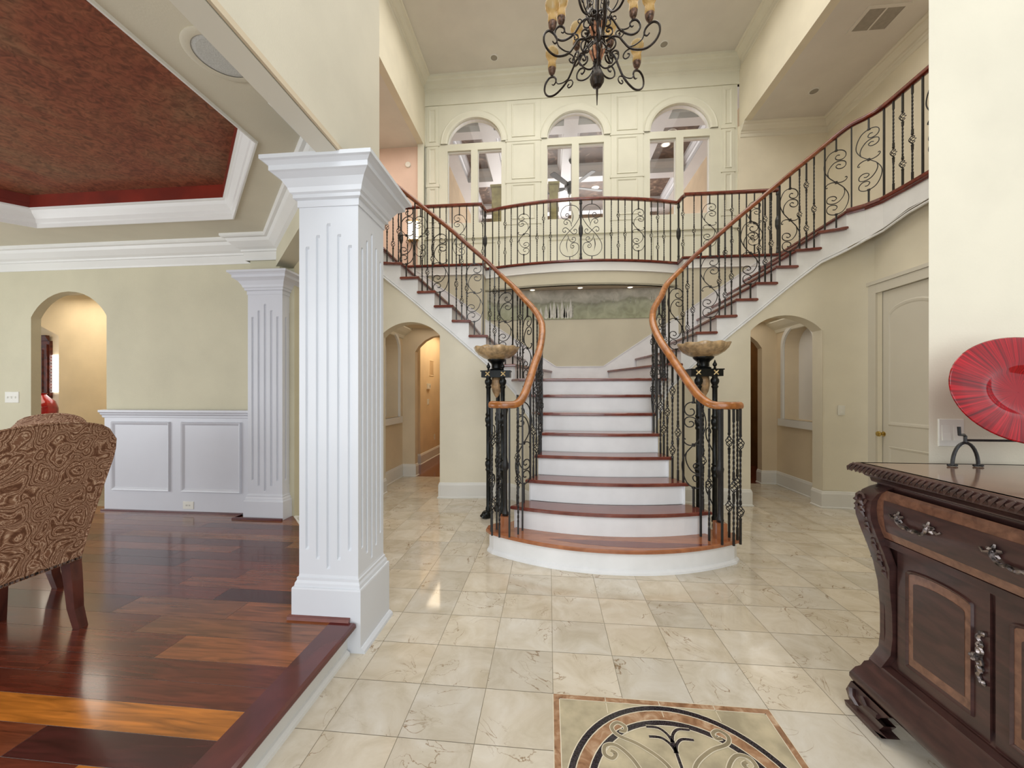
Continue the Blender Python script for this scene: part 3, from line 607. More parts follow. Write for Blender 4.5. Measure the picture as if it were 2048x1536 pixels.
for sgn in (1, -1):
    X = lambda q: XC+sgn*q
    for k in range(9, 18):
        n0, n1, f0, f1 = NR[k], NR[k+1], FR[k], FR[k+1]
        d = Vector((n1[0]-n0[0], n1[1]-n0[1])).normalized(); s_ = Vector((d.y, -d.x))*.035
        P = [(X(n0[0]-d.x*.028+s_.x), n0[1]-d.y*.028+s_.y), (X(n1[0]+s_.x), n1[1]+s_.y), (X(f1[0]), f1[1]), (X(f0[0]-.02), f0[1])]
        if k == 11: P.insert(3, (X(1.58), 6.36)); P[2] = (X(1.585), 6.11)
        tread(P, k)
        if k == 17: tread([(X(2.862), 4.69), (X(2.94), 4.70), (X(2.96), 6.11), (X(2.895), 6.11)], 18.0)
        for kk in ([k] if k < 17 else [17, 18]):
            a0, a1 = NR[kk], FR[kk]; b = B(); b.grid([[(X(a0[0]+.003), a0[1]+.002, z), (X(a1[0]+.003), a1[1]-.01, z)] for z in (R_*(kk-1)-.001, R_*kk-.03)]); b.grid([[(X(a0[0]+.017), a0[1]+.002, z), (X(a1[0]+.017), a1[1]-.01, z)] for z in (R_*(kk-1)-.001, R_*kk-.03)]); b.build('riser', 'riser_white', stair)
# near-side path with fine samples: s = tread number
def npath(s):
    k = int(math.floor(s)); k = max(2, min(17, k)); t_ = s-k
    g = lambda j: NR[max(2, min(18, j))]
    p0, p1, p2, p3 = g(k-1), g(k), g(k+1), g(k+2)
    if k == 2: p0 = (2*p1[0]-p2[0], 2*p1[1]-p2[1])
    if k == 17: p3 = (3.06, 4.47)
    return tuple(.5*(2*b_+(c_-a_)*t_+(2*a_-5*b_+4*c_-d_)*t_*t_+(3*b_-a_-3*c_+d_)*t_**3) for a_, b_, c_, d_ in zip(p0, p1, p2, p3))
def znos(s): return R_*s
def zbot(s): return max(0, R_*s-.37) if s < 17 else R_*17-.37+(s-17)*.11
LAND = [(2.89, 4.72), (3.0, 4.62), (3.06, 4.47), (3.075, 4.2), (3.075, 3.6), (3.075, 2.0)]
for sgn in (1, -1):
    X = lambda q: XC+sgn*q
    b = B()
    for k in range(2, 18):
        for i in range(6):
            s0, s1 = k+i/6, k+(i+1)/6; p0, p1 = npath(s0), npath(s1); zt = R_*k-.03
            b.quad((X(p0[0]), p0[1], zbot(s0)), (X(p1[0]), p1[1], zbot(s1)), (X(p1[0]), p1[1], zt), (X(p0[0]), p0[1], zt))
    b.build('stringer', 'riser_white', stair)
    b = B(); pts = [(X(npath(s)[0]*1.0), npath(s)[1]-.004, zbot(s)) for s in [3+.25*i for i in range(61)]]+[(X(q), y, 3.03+.17*min(1, (4.72-y)/.7)) for q, y in LAND[1:]]
    b.tube(pts, .011, 6); b2 = [(x, y-.004, z+.03) for x, y, z in pts]; b.tube(b2, .005, 6); b.build('stringer_bead', 'riser_white', stair)
    # wall under the flight with an arched opening
    b = B(); a0, a1, zs, zt = 1.905, 2.71, 2.10, 2.28; inn_ = []
    def ztop_arch(q):
        if q <= a0 or q >= a1: return 0
        A = (a1-a0)/2; R2 = (A*A+(zt-zs)**2)/(2*(zt-zs)); return zt-R2+sqrt(max(0, R2*R2-(q-(a0+a1)/2)**2))
    S_s = [(npath(s)[0], npath(s)[1]+.006, zbot(s)+.01) for s in [2+.125*i for i in range(121)]]
    S_s = [(q, y if q < 2.2 else 4.866, z) for q, y, z in S_s]
    SS = [npath(s) for s in [2+.125*i for i in range(121)]]
    for i in range(96, 120): b.quad((X(SS[i][0]), SS[i][1], zbot(2+.125*i)+.004), (X(SS[i+1][0]), SS[i+1][1], zbot(2.125+.125*i)+.004), (X(SS[i+1][0]), 4.87, zbot(2.125+.125*i)+.004), (X(SS[i][0]), 4.87, zbot(2+.125*i)+.004))
    S_s += [(2.72, 4.866, 2.97), (2.80, 4.865, 3.0), (2.9, 4.86, 3.1), (3.0, 4.84, 3.25), (3.08, 4.81, 3.25), (3.13, 4.77, 3.25), (3.155, 4.70, 3.25), (3.156, 4.60, 3.25)]
    S2 = []
    for i, p in enumerate(S_s):
        if S2:
            for a_ in (a0, a1):
                p0 = S2[-1]
                if p0[0] < a_ < p[0]:
                    t_ = (a_-p0[0])/(p[0]-p0[0]); m_ = tuple(u+(v-u)*t_ for u, v in zip(p0, p)); S2.append(m_)
        S2.append(p)
    for p0, p1 in zip(S2, S2[1:]):
        mid = (p0[0]+p1[0])/2; ins = a0 < mid < a1 and p0[1] > 4.7
        l0, l1 = (ztop_arch(min(max(p0[0], a0+1e-6), a1-1e-6)), ztop_arch(min(max(p1[0], a0+1e-6), a1-1e-6))) if ins else (0, 0)
        b.quad((X(p0[0]), p0[1], l0), (X(p1[0]), p1[1], l1), (X(p1[0]), p1[1], p1[2]), (X(p0[0]), p0[1], p0[2]))
        if ins: b.quad((X(p0[0]), p0[1], l0), (X(p1[0]), p1[1], l1), (X(p1[0]), p1[1]+.17, l1), (X(p0[0]), p0[1]+.17, l0))
    for a_ in (a0, a1): b.quad((X(a_), 4.853, 0), (X(a_), 5.03, 0), (X(a_), 5.03, zs+.001), (X(a_), 4.853, zs+.001))
    S_(b, 'wall_right' if sgn > 0 else 'wall_left', 'cream_wall', smooth=50)
    P1 = [(X(p[0]), p[1]) for p in S_s if p[0] < a0-.002 and p[1] > 4.0]+[(X(a0), 4.857), (X(a0), 5.03)]
    P2 = [(X(a1), 5.03), (X(a1), 4.86), (X(2.9), 4.855), (X(3.0), 4.84), (X(3.08), 4.81), (X(3.13), 4.77)]
    for P in (P1, P2):
        b = B(); b.sweep(P, [(o*sgn, h) for o, h in BASE]); S_(b, 'baseboard_right' if sgn > 0 else 'baseboard_left', 'white_trim')
    # passage behind the arch: side wall with niche, rear wall with doorway, ceiling
    b = B(); nic = arch(5.22, 5.86, .98, 2.0, 2.28, 14)
    b.slab([(5.03, 0), (6.05, 0), (6.05, 2.4), (5.03, 2.4)], [nic], (lambda u, v, w: (X(2.87+w), u, v)), .2); S_(b, 'wall_right' if sgn > 0 else 'wall_left', 'hall_wall')
    S_(B().box(min(X(3.06), X(3.10)), max(X(3.06), X(3.10)), 5.1, 6.0, .9, 2.35), 'wall_right' if sgn > 0 else 'wall_left', 'niche_paint')
    b = B(); b.grid([[(X(2.868), u, v) for u, v in nic], [(X(2.868-.03), 5.54+(u-5.54)*1.0, v) for u, v in nic], [(X(2.868-.03), 5.54+(u-5.54)*1.14, 1.6+(v-1.6)*1.08) for u, v in nic], [(X(2.868), 5.54+(u-5.54)*1.14, 1.6+(v-1.6)*1.08) for u, v in nic]], True)
    b.box(min(X(2.83), X(2.87)), max(X(2.83), X(2.87)), 5.12, 5.96, .88, .98); S_(b, 'trim_19', 'white_trim')
    b = B(); b.slab([(X(2.87), 0), (X(2.66), 0)]+[(X(q), z) for q, z in [(2.66, 2.02), (2.6, 2.11), (2.5, 2.2), (2.38, 2.26), (2.26, 2.28), (2.1, 2.26), (1.98, 2.2), (1.9, 2.1), (1.86, 2.02), (1.86, 0)]]+[(X(1.82), 0), (X(1.82), 2.40), (X(2.87), 2.40)], [], fXY(6.05), .12)
    S_(b, 'wall_back', 'hall_wall')
    S_(B().box(min(X(1.84), X(3.0)), max(X(1.84), X(3.0)), 5.04, 6.1, 2.40, 2.43), 'ceiling', 'hall_wall'); S_(B().box(min(X(1.83), X(1.86)), max(X(1.83), X(1.86)), 5.03, 6.05, 0, 2.40), 'wall_left' if sgn > 0 else 'wall_right', 'hall_wall')
    b = B(); b.sweep([(X(2.87), 5.04), (X(2.87), 6.05), (X(2.66), 6.05), (X(2.66), 6.17)][::1], [(-o*sgn, h) for o, h in BASE]); S_(b, 'baseboard_right' if sgn > 0 else 'baseboard_left', 'white_trim')
    b = B(); b.sweep([(X(2.87), 5.04), (X(2.87), 6.05)], [(-o*sgn, -h*.8) for o, h in [(0, 0), (.17, 0), (.16, .04), (.09, .11), (.04, .15), (.02, .2), (0, .21)]], False, 2.40); S_(b, 'trim_20', 'cream_trim')
    # rear hall
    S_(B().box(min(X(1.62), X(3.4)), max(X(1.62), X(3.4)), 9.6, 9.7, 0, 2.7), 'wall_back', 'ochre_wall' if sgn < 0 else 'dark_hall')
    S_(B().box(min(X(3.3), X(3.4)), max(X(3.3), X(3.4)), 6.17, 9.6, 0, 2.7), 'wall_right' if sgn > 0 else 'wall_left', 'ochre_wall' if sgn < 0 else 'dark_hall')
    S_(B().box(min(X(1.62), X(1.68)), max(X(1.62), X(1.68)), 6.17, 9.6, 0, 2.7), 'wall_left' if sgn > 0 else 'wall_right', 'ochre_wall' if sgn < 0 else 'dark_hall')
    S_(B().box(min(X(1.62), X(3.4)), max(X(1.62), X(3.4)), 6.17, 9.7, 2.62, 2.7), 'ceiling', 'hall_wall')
    # skirt board on the far wall
    b = B(); K = [(0, 1.785, 6.37), (.38, 1.785, 6.37), (1.585, 2.60, 6.37), (1.585, 2.60, 6.105), (2.72, 3.40, 6.105)]
    b.grid([[(X(q), y, zz) for q, zz, y in K], [(X(q), y, z2) for (q, zz, y), z2 in zip(K, (1.5, 1.5, 2.0, 2.0, 2.8))]])
    b.tube([(X(q), y-.004, zz) for q, zz, y in K], .008, 4); b.build('skirt_board', 'riser_white', stair)
# mural wall and side walls behind the flights
S_(B().box(XC-1.6, XC+1.6, 6.38, 6.48, 0, 3.2), 'wall_back', 'mural_wall')
for sgn in (1, -1):
    x = sorted((XC+sgn*1.565, XC+sgn*3.15)); S_(B().box(x[0], x[1], 6.12, 6.40, 2.3 if 1 else 0, 3.3), 'wall_back', 'mural_wall')
mu = T('wall_mural', 'pale painted mural of misty Tuscan hills and cypresses under the balcony', 'mural', (.42, 6.37, 2.565))
B().box(-1.02, 1.86, 6.368, 6.379, 2.565, 3.045).build('painted_panel', 'mural_paint', mu)
def cyp(b, x, z, h, w): B().add([(x+dx*w, 6.3665, z+dz*h) for dx, dz in ((0, 0), (.5, .12), (.42, .5), (.18, .82), (0, 1), (-.2, .8), (-.45, .48), (-.5, .12))], [tuple(range(8))]).build('painted_cypress', b, mu)
q = 'mural_tree'; q2 = 'mural_pale'
for x, h in ((-.13, .2), (-.04, .24), (.03, .27), (.09, .3), (.15, .26), (.22, .31), (.27, .2), (.36, .33), (-.2, .16), (.31, .24)): cyp(q2, x, 2.57, h, .06)
for x, h in ((.0, .26), (.12, .3), (.245, .32), (.38, .35)): cyp(q, x+.015, 2.57, h*.9, .022)
for x, z, h in ((.85, 2.82, .09), (.9, 2.83, .08), (1.05, 2.8, .12), (1.32, 2.8, .13), (1.4, 2.8, .12), (-.75, 2.75, .1), (1.65, 2.8, .16), (1.69, 2.8, .15), (.7, 2.78, .08)): cyp(q, x, z, h, .014)
# ================================================================ balcony
def arcY(q): return 6.38-.28*(1-(abs(q)/1.565)**2)
BA = [(XC+1.565*(-1+2*i/28), arcY(1.565*(-1+2*i/28))) for i in range(29)]
edge = [(XC-3.075, 2.4)]+[(XC-q, y) for q, y in reversed(LAND[:-1])]
fl = [(XC-2.93, 6.12), (XC-1.585, 6.12)]+BA+[(XC+1.585, 6.12), (XC+2.93, 6.12)]
slab_ = fl+[(XC+2.93, 7.29), (XC-2.93, 7.29)]
S_(B().prism(slab_, 3.28, 3.425), 'floor', 'cream_wall')
for sgn in (1, -1):
    X = lambda q: XC+sgn*q
    P = [(X(2.93), 7.27), (X(2.93), 6.12), (X(2.93), 4.70)]+[(X(q), y) for q, y in LAND[1:]]+[(X(3.35), 2.0), (X(4.39), 2.0), (X(4.39), 7.27)]
    S_(B().prism(P, 3.24, 3.43), 'floor', 'tread_mahogany')
    b = B(); pr = [(0, -.42), (.006, -.42), (.006, -.034), (0, -.034)]
    F = [(X(2.885), 4.73)]+[(X(q), y) for q, y in LAND[1:]]
    zb = [3.02, 3.06, 3.12, 3.2, 3.2, 3.2]
    b.grid([[(x-.004*sgn, y-.004, z) for (x, y), z in zip(F, zb)], [(x-.004*sgn, y-.004, 3.41) for x, y in F]]); b.build('landing_fascia', 'riser_white', stair)
    nz_ = [(-.035, 3.385), (.018, 3.385), (.022, 3.40), (.034, 3.405), (.04, 3.415), (.04, 3.435), (.03, 3.45), (-.035, 3.45)]
    b = B(); b.sweep([(x, y) for x, y in F] if sgn > 0 else F, [(o*-sgn*-1 if 1 else o, h) for o, h in nz_] if sgn > 0 else [(-o, h) for o, h in nz_]); b.build('landing_nosing', 'rail_mahogany', stair)
nosP = [(XC-2.92, 6.12), (XC-1.565, 6.12)]+BA+[(XC+1.565, 6.12), (XC+2.92, 6.12)]
S_(B().sweep(nosP, [(-.05, 3.405), (.035, 3.405), (.045, 3.415), (.045, 3.43), (.035, 3.44), (-.05, 3.44)]), 'trim_21', 'rail_mahogany')
S_(B().sweep(nosP, [(-.02, 3.26), (.02, 3.26), (.024, 3.27), (.012, 3.285), (.012, 3.40), (-.02, 3.405)]), 'trim_22', 'white_trim')
BA2 = [(x, y) for x, y in BA]
b = B(); b.sweep(BA2, [(-.05, 3.05), (0, 3.05), (0, 3.27), (-.05, 3.27)]); S_(b, 'wall_back', 'mural_wall')
S_(B().prism(BA+[(XC+1.565, 6.40), (XC-1.565, 6.40)], 3.05, 3.08), 'ceiling', 'mural_wall')
# ================================================================ ironwork
def twist(b, z0, z1, r=.0075, turns=None, n=None):
    L_ = z1-z0; turns = turns or L_*14; n = n or max(6, int(turns*7)); rows = []
    for i in range(n+1):
        a_ = turns*pi*i/n*1.0; rr = r*1.12
        rows.append([(rr*cos(a_+pi/2*j), rr*sin(a_+pi/2*j), z0+L_*i/n) for j in range(4)])
    k0 = len(b.v); b.grid(rows, True)
def bar(b, z0, z1, r=.0072): b.box(-r, r, -r, r, z0, z1)
def basket(b, zc, h=.085, w=.026):
    for j in range(4):
        b.tube([(w*sin(pi*i/9)*cos(pi/2*j+1.5*pi*i/9), w*sin(pi*i/9)*sin(pi/2*j+1.5*pi*i/9), zc-h/2+h*i/9) for i in range(10)], .0036, 4)
    for z in (zc-h/2-.012, zc+h/2+.012): b.lathe([(.006, -.012), (.012, -.006), (.012, .006), (.006, .012)], (0, 0, z), 6)
HB = .93
def bal_mesh(kind):
    b = B()
    if kind == 'plain': bar(b, 0, HB)
    elif kind == 'single': bar(b, 0, .09); twist(b, .09, .30); bar(b, .30, .345); basket(b, .40); bar(b, .455, .5); twist(b, .5, .84); bar(b, .84, HB)
    elif kind == 'double': bar(b, 0, .17); basket(b, .225); bar(b, .27, .3); twist(b, .3, .6); bar(b, .6, .64); basket(b, .69); bar(b, .745, HB)
    me = bpy.data.meshes.new('baluster'); me.from_pydata(b.v, [], b.f); me.materials.append(MATS['iron_black']); return me
# scrolls are drawn in the panel's own plane: (x, z) metres from the panel centre
def scroll_mesh(flip=1):
    b = B(); zc = .475
    big = [(.002, .11), (-.012, .13), (.003, .147), (.028, .142), (.039, .115), (.028, .085), (.0, .075)]
    big = [(.017, .253), (.004, .238), (-.012, .25), (-.012, .268), (.004, .284), (.03, .285), (.06, .27), (.078, .285), (.083, .305), (.06, .325), (.02, .327), (-.03, .315), (-.08, .27), (-.108, .21), (-.105, .14), (-.075, .07), (-.035, .025), (0, 0)]
    bx = [(-.022, .222), (-.006, .235), (0, .262), (-.02, .285)]
    a1 = [(.033, .272), (.008, .274), (-.008, .25), (.011, .228), (.055, .226), (.084, .252), (.084, .289), (.053, .318), (0, .325), (-.063, .298), (-.103, .225), (-.11, .147), (-.074, .073), (-.03, .026), (0, 0)]
    a2 = [(.042, .173), (.018, .18), (-.003, .162), (.016, .139), (.056, .136), (.084, .158), (.082, .194), (.042, .213), (-.015, .203), (-.058, .160), (-.076, .11), (-.07, .07)]
    a3 = [(0, 0), (-.04, .006), (-.08, -.006), (-.097, -.03), (-.088, -.042), (-.078, -.036)]
    for sg in (1, -1):
        for P in (a1, a2, a3): b.tube([(flip*sg*x, 0, zc+sg*z) for x, z in cr(P, 4)], .0052, 4)
    bar(b, 0, zc-.325); bar(b, zc+.325, HB); b.box(-.011, .011, -.009, .009, zc-.012, zc+.012)
    for z in (zc-.325, zc+.325): b.box(-.012, .012, -.01, .01, z-.008, z+.008)
    me = bpy.data.meshes.new('scroll_panel'); me.from_pydata(b.v, [], b.f); me.materials.append(MATS['iron_black']); return me
def lyre_mesh(flip=1):
    b = B(); zc = .465; f = flip
    # symmetric top/bottom: big loops, inner spirals, leaf
    top = [(-.03, .235), (-.055, .228), (-.066, .25), (-.045, .27), (-.015, .258), (-.014, .22), (-.05, .19), (-.11, .198), (-.14, .25), (-.125, .33), (-.06, .388), (.02, .40), (.1, .372), (.15, .30), (.15, .21), (.11, .13), (.05, .05), (0, 0)]
    s1 = [(-.055, .14), (-.035, .13), (-.045, .108), (-.078, .108), (-.093, .14), (-.07, .172), (-.025, .172), (.01, .135), (.03, .07)]
    s2 = [(-.075, .01), (-.062, -.008), (-.085, -.02), (-.11, .0), (-.10, .04), (-.055, .05), (0, 0)]
    lf = [(.02, .09), (.045, .17), (.05, .24), (.03, .33)]
    for sg in (1, -1):
        for P in (top, s1, s2): b.tube([(f*sg*x, 0, zc+sg*z) for x, z in cr(P, 4)], .0058, 4)
        b.tube([(f*sg*x, 0, zc+sg*z) for x, z in cr(lf, 4)], .009, 4, rf=lambda t_: max(.15, sin(pi*t_)*1.0))
    bar(b, 0, zc-.40); bar(b, zc+.40, HB); me = bpy.data.meshes.new('lyre_panel'); me.from_pydata(b.v, [], b.f); me.materials.append(MATS['iron_black']); return me
def newel_mesh():
    b = B(); bar(b, 0, .98, .011); r = .02
    b.lathe([(.016, 0), (.024, .03), (.016, .07), (.02, .1), (.015, .12), (.015, .36), (.022, .38), (.034, .42), (.034, .5), (.022, .54), (.015, .56), (.015, .86), (.024, .88), (.02, .92), (.016, .97)], (0, 0, 0), 10)
    me = bpy.data.meshes.new('newel_post'); me.from_pydata(b.v, [], b.f); me.materials.append(MATS['iron_black']); return me
BM = {k: bal_mesh(k) for k in ('plain', 'single', 'double')}
BM['scroll'] = scroll_mesh(1); BM['scrollL'] = scroll_mesh(-1); BM['lyre'] = lyre_mesh(1); BM['lyreL'] = lyre_mesh(-1); BM['newel'] = newel_mesh()
NAMES = {'plain': 'baluster', 'single': 'baluster', 'double': 'baluster', 'scroll': 'scroll_panel', 'scrollL': 'scroll_panel', 'lyre': 'lyre_panel', 'lyreL': 'lyre_panel', 'newel': 'newel_post'}
RAILP = [(-.028, -.022), (-.032, -.008), (-.03, .008), (-.02, .02), (0, .026), (.02, .02), (.03, .008), (.032, -.008), (.028, -.022), (.014, -.028), (-.014, -.028)]
SHOE = [(-.022, 0), (-.018, .016), (.018, .016), (.022, 0)]
def put(root, kind, x, y, z, rz, h): place(BM[kind], NAMES[kind], root, (x-root.location.x, y-root.location.y, z-root.location.z), rz, h/HB)
# ---- stair railings, right (1) and left (-1)
def railing(sgn, label):
    X = lambda q: XC+sgn*q; root = T('stair_railing', label, 'railing', (X(.9), 3.3, 0))
    IN = .015
    def zrail(s): return R_*s+.955 if s > 3 else R_*3+.955-.0*(3-s)
    # handrail centre line
    lo = [(X(.975), 3.155, 1.262), (X(.93), 3.12, 1.26), (X(.86), 3.11, 1.26), (X(.77), 3.15, 1.268), (X(.715), 3.26, 1.34), (X(.672), 3.42, 1.48), (X(.633), 3.60, 1.64)]
    s_lo = [4.0, 4.5, 5, 5.5, 6, 6.5, 7, 7.5, 8, 8.5, 9, 9.5, 10]
    def rp(s): q, y = npath(s); return (X(q-.0), y+.0, R_*s+.965)
    P1 = lo+[rp(s) for s in s_lo]; P2 = [rp(s) for s in [10, 10.5]+list(range(11, 18))]+[rp(17.4)]; P3 = [rp(17.4), (X(2.895), 4.70, 4.385), (X(3.0), 4.60, 4.41), (X(3.055), 4.45, 4.415), (X(3.06), 4.1, 4.415), (X(3.06), 3.2, 4.415), (X(3.06), 2.2, 4.415)]
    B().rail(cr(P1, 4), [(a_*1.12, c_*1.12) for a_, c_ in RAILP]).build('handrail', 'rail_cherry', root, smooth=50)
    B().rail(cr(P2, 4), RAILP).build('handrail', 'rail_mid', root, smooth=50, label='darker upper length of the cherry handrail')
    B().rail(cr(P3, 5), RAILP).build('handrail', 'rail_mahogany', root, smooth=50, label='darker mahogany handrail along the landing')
    sc_ = 'scroll' if sgn > 0 else 'scrollL'
    def tan_(s): p, q_ = npath(s-.05), npath(s+.05); return atan2(q_[1]-p[1], sgn*(q_[0]-p[0]))
    for k in range(2, 18):
        if k % 2 == 1: items = [(.17, 'plain'), (.68, sc_)] if k != 17 else [(.17, 'plain'), (.6, sc_)]
        else: items = [(.12, 'single'), (.42, 'double'), (.74, 'single')]
        if k == 2: items = [(.2, 'single'), (.6, sc_)]
        if k == 3: items = [(.1, 'plain'), (.4, 'single'), (.75, 'double')]
        for fr_, kd in items:
            s = k+fr_; q, y = npath(s); q -= 0; z0 = R_*k
            zt = zr_low(s) if s < 3.6 else R_*s+.965-.025
            rz = tan_(s)
            put(root, kd, X(q-.0), y+.0, z0, rz, zt-z0)
    # curtail cluster on the first tread
    cl = [(.985, 3.20, 'single'), (.965, 3.11, 'double'), (.90, 3.075, 'single'), (.82, 3.085, 'plain'), (.755, 3.16, 'single'), (.945, 3.25, 'double'), (.725, 3.25, 'plain')]
    for q, y, kd in cl: put(root, kd, X(q), y, R_, 0, 1.235-R_+(.05 if q < .74 else 0))
    nb = B().box(min(X(.83), X(.91)), max(X(.83), X(.91)), 3.20, 3.28, R_, R_+.125); nbo = nb.build('newel_block', 'tread_cherry', root)
    b = B().lathe([(.024, 0), (.03, .02), (.02, .04), (.017, .07), (.017, .38), (.026, .40), (.03, .43), (.02, .46), (.017, .5), (.017, .86), (.024, .9), (.02, .94)], (X(.87), 3.24, R_+.125), 12); b.build('newel_post', 'iron_black', root, smooth=True)
    # landing balusters
    seq = ['plain', sc_, 'plain', 'single', 'double', 'single']
    LP = cr([(2.89, 4.70), (3.0, 4.60), (3.055, 4.45), (3.06, 4.1), (3.06, 3.2), (3.06, 2.2)], 20); acc = .0; nxt = .02; i = 0
    for a_, c_ in zip(LP, LP[1:]):
        d = sqrt((a_[0]-c_[0])**2+(a_[1]-c_[1])**2)
        while acc+d >= nxt:
            t_ = (nxt-acc)/d; q = a_[0]+(c_[0]-a_[0])*t_; y = a_[1]+(c_[1]-a_[1])*t_; kd = seq[i % 6]; i += 1
            put(root, kd, X(q), y, 3.44, atan2(c_[1]-a_[1], sgn*(c_[0]-a_[0])), .955 if y < 4.6 else .93)
            g2 = seq[i % 6]; nxt += .145 if 'scroll' in (kd[:6], g2[:6]) else .105
        acc += d
    return root
def zr_low(s):
    return {2: 1.30, 3: 1.50}[int(s)]+(.2 if s < 3 else .18)*(s-int(s)) if s < 3.6 else 0
railing(1, 'wrought iron stair railing with cherry handrail climbing the right-hand curved flight')
railing(-1, 'wrought iron stair railing with cherry handrail climbing the left-hand curved flight')
# ---- balcony railing
bal = T('balcony_railing', 'wrought iron balcony railing with dark mahogany rail bowing out between the two flights', 'railing', (XC, 6.1, 3.44))
ins = .02
PC = [(XC+1.555*(-1+2*i/28), arcY(1.565*(-1+2*i/28))+ins) for i in range(29)]
rz_ = 4.41
B().rail([(XC-1.60, 6.15, rz_), (XC-1.575, 6.22, rz_-.01), (XC-1.56, 6.36, rz_-.0)]+[(x, y, rz_) for x, y in PC]+[(XC+1.56, 6.36, rz_), (XC+1.575, 6.22, rz_), (XC+1.60, 6.15, rz_)], RAILP).build('handrail', 'rail_mahogany', bal, smooth=50)
for sgn in (1, -1):
    B().rail([(XC+sgn*q, 6.14, rz_) for q in (1.57, 2.2, 2.93)], RAILP).build('handrail', 'rail_mahogany', bal, smooth=50)
    put(bal, 'newel', XC+sgn*1.565, 6.37, 3.44, 0, .93); put(bal, 'newel', XC+sgn*2.93, 6.14, 3.44, 0, .96)
    put(bal, 'double', XC+sgn*1.575, 6.20, 3.44, 0, .94)
    sc_ = 'scroll' if sgn > 0 else 'scrollL'
    for q, kd in ((.0, 'newel') if sgn > 0 else (9, ''), (.172, 'lyre' if sgn < 0 else 'lyreL'), (.37, 'plain'), (.475, 'single'), (.585, 'double'), (.69, 'single'), (.80, 'plain'), (.905, sc_), (1.01, 'plain'), (1.115, 'single'), (1.22, 'double'), (1.325, 'single'), (1.435, 'plain')):
        if q < 5: put(bal, kd, XC+sgn*q, arcY(q)+ins, 3.44, atan2(2*.28*q/1.565**2, 1)*sgn, .945)
    for q, kd in ((1.72, 'single'), (1.83, 'plain'), (1.95, sc_), (2.07, 'plain'), (2.17, 'single'), (2.275, 'double'), (2.38, 'single'), (2.485, 'plain'), (2.60, sc_), (2.72, 'plain'), (2.82, 'single')):
        put(bal, kd, XC+sgn*q, 6.14, 3.44, 0, .945)
# ================================================================ columns
CAP = [(0, 0), (.006, .0), (.006, .035), (.022, .042), (.022, .06), (.032, .068), (.04, .09), (.062, .125), (.09, .145), (.10, .15), (.10, .175), (.118, .19), (.13, .195), (.13, .215), (0, .215)]
def column(label, x0, x1, y0, y1, zf, zt, zl, cap_only=False, name='column', capz=1.0, mat='cool_white', bz=None, capo=1.0):
    root = T(name, label, 'column', ((x0+x1)/2, (y0+y1)/2, zl)); g = .012
    b = B()
    def face(fn, w, ns=5):
        fw = w*.034; cs = [w*(.14+.18*i) for i in range(ns)]; st_ = [.10, .05, 0, .05, .10]; u = 0
        for c, s_ in zip(cs, st_):
            u0, u1 = c-fw, c+fw; b.quad(fn(u, zl, 0), fn(u0, zl, 0), fn(u0, zt, 0), fn(u, zt, 0)); k = (zt-zf)
            a0, a1 = zf+.12*1.0+(s_*1.0), zt-.10-s_*1.2
            b.quad(fn(u0, zl, 0), fn(u1, zl, 0), fn(u1, a0, 0), fn(u0, a0, 0)); b.quad(fn(u0, a1, 0), fn(u1, a1, 0), fn(u1, zt, 0), fn(u0, zt, 0))
            pr = [(u0, 0), (u0+fw*.35, g), (u1-fw*.35, g), (u1, 0)]
            b.grid([[fn(p, a0, d if 0 else 0 if p in (u0, u1) else 0) for p, d in pr], [fn(p, a0+fw, d) for p, d in pr], [fn(p, a1-fw, d) for p, d in pr], [fn(p, a1, 0) for p, d in pr]])
            u = u1
        b.quad(fn(u, zl, 0), fn(w, zl, 0), fn(w, zt, 0), fn(u, zt, 0))
    face(lambda u, v, d: (x0+u, y0+d, v), x1-x0); face(lambda u, v, d: (x1-d, y0+u, v), y1-y0)
    b.quad((x0, y0, zl), (x0, y1, zl), (x0, y1, zt), (x0, y0, zt)); b.quad((x0, y1, zl), (x1, y1, zl), (x1, y1, zt), (x0, y1, zt))
    b.build('shaft', mat, root)
    sq = [(x0, y0), (x1, y0), (x1, y1), (x0, y1)]
    B().sweep(sq, [(o*capo, h*capz) for o, h in CAP], True, zt-.012).add([(x0-.13*capo, y0-.13*capo, zt-.012+.215*capz), (x1+.13*capo, y0-.13*capo, zt-.012+.215*capz), (x1+.13*capo, y1+.13*capo, zt-.012+.215*capz), (x0-.13*capo, y1+.13*capo, zt-.012+.215*capz)], [(0, 1, 2, 3)]).build('capital', mat, root)
    zp = bz or (zf+.20)
    B().sweep(sq, [(.0, zl), (.026, zl), (.026, zp-.04), (.024, zp-.032), (.017, zp-.03), (.015, zp-.012), (.008, zp), (.008, zp+.014), (.002, zp+.018), (0, zp+.03)], True).build('plinth', mat, root)
    return root
c1 = column('tall white fluted square column at the corner of the raised wood floor, nearest the camera', -1.33, -1.0, 1.94, 2.25, .30, 2.36, 0.0, bz=.36)
B().sweep([(-.974, 1.914), (-.974, 2.276)], [(0, 0), (.024, 0), (.021, .015), (.008, .027), (0, .029)]).build('shoe_moulding', 'cool_white', c1)
c2 = column('white fluted pilaster column on the dining room wall beside the wainscot', -2.85, -2.50, 3.40, 3.74, .30, 2.30, ZD, bz=.37, mat='grey_white', capo=.9, capz=.95)
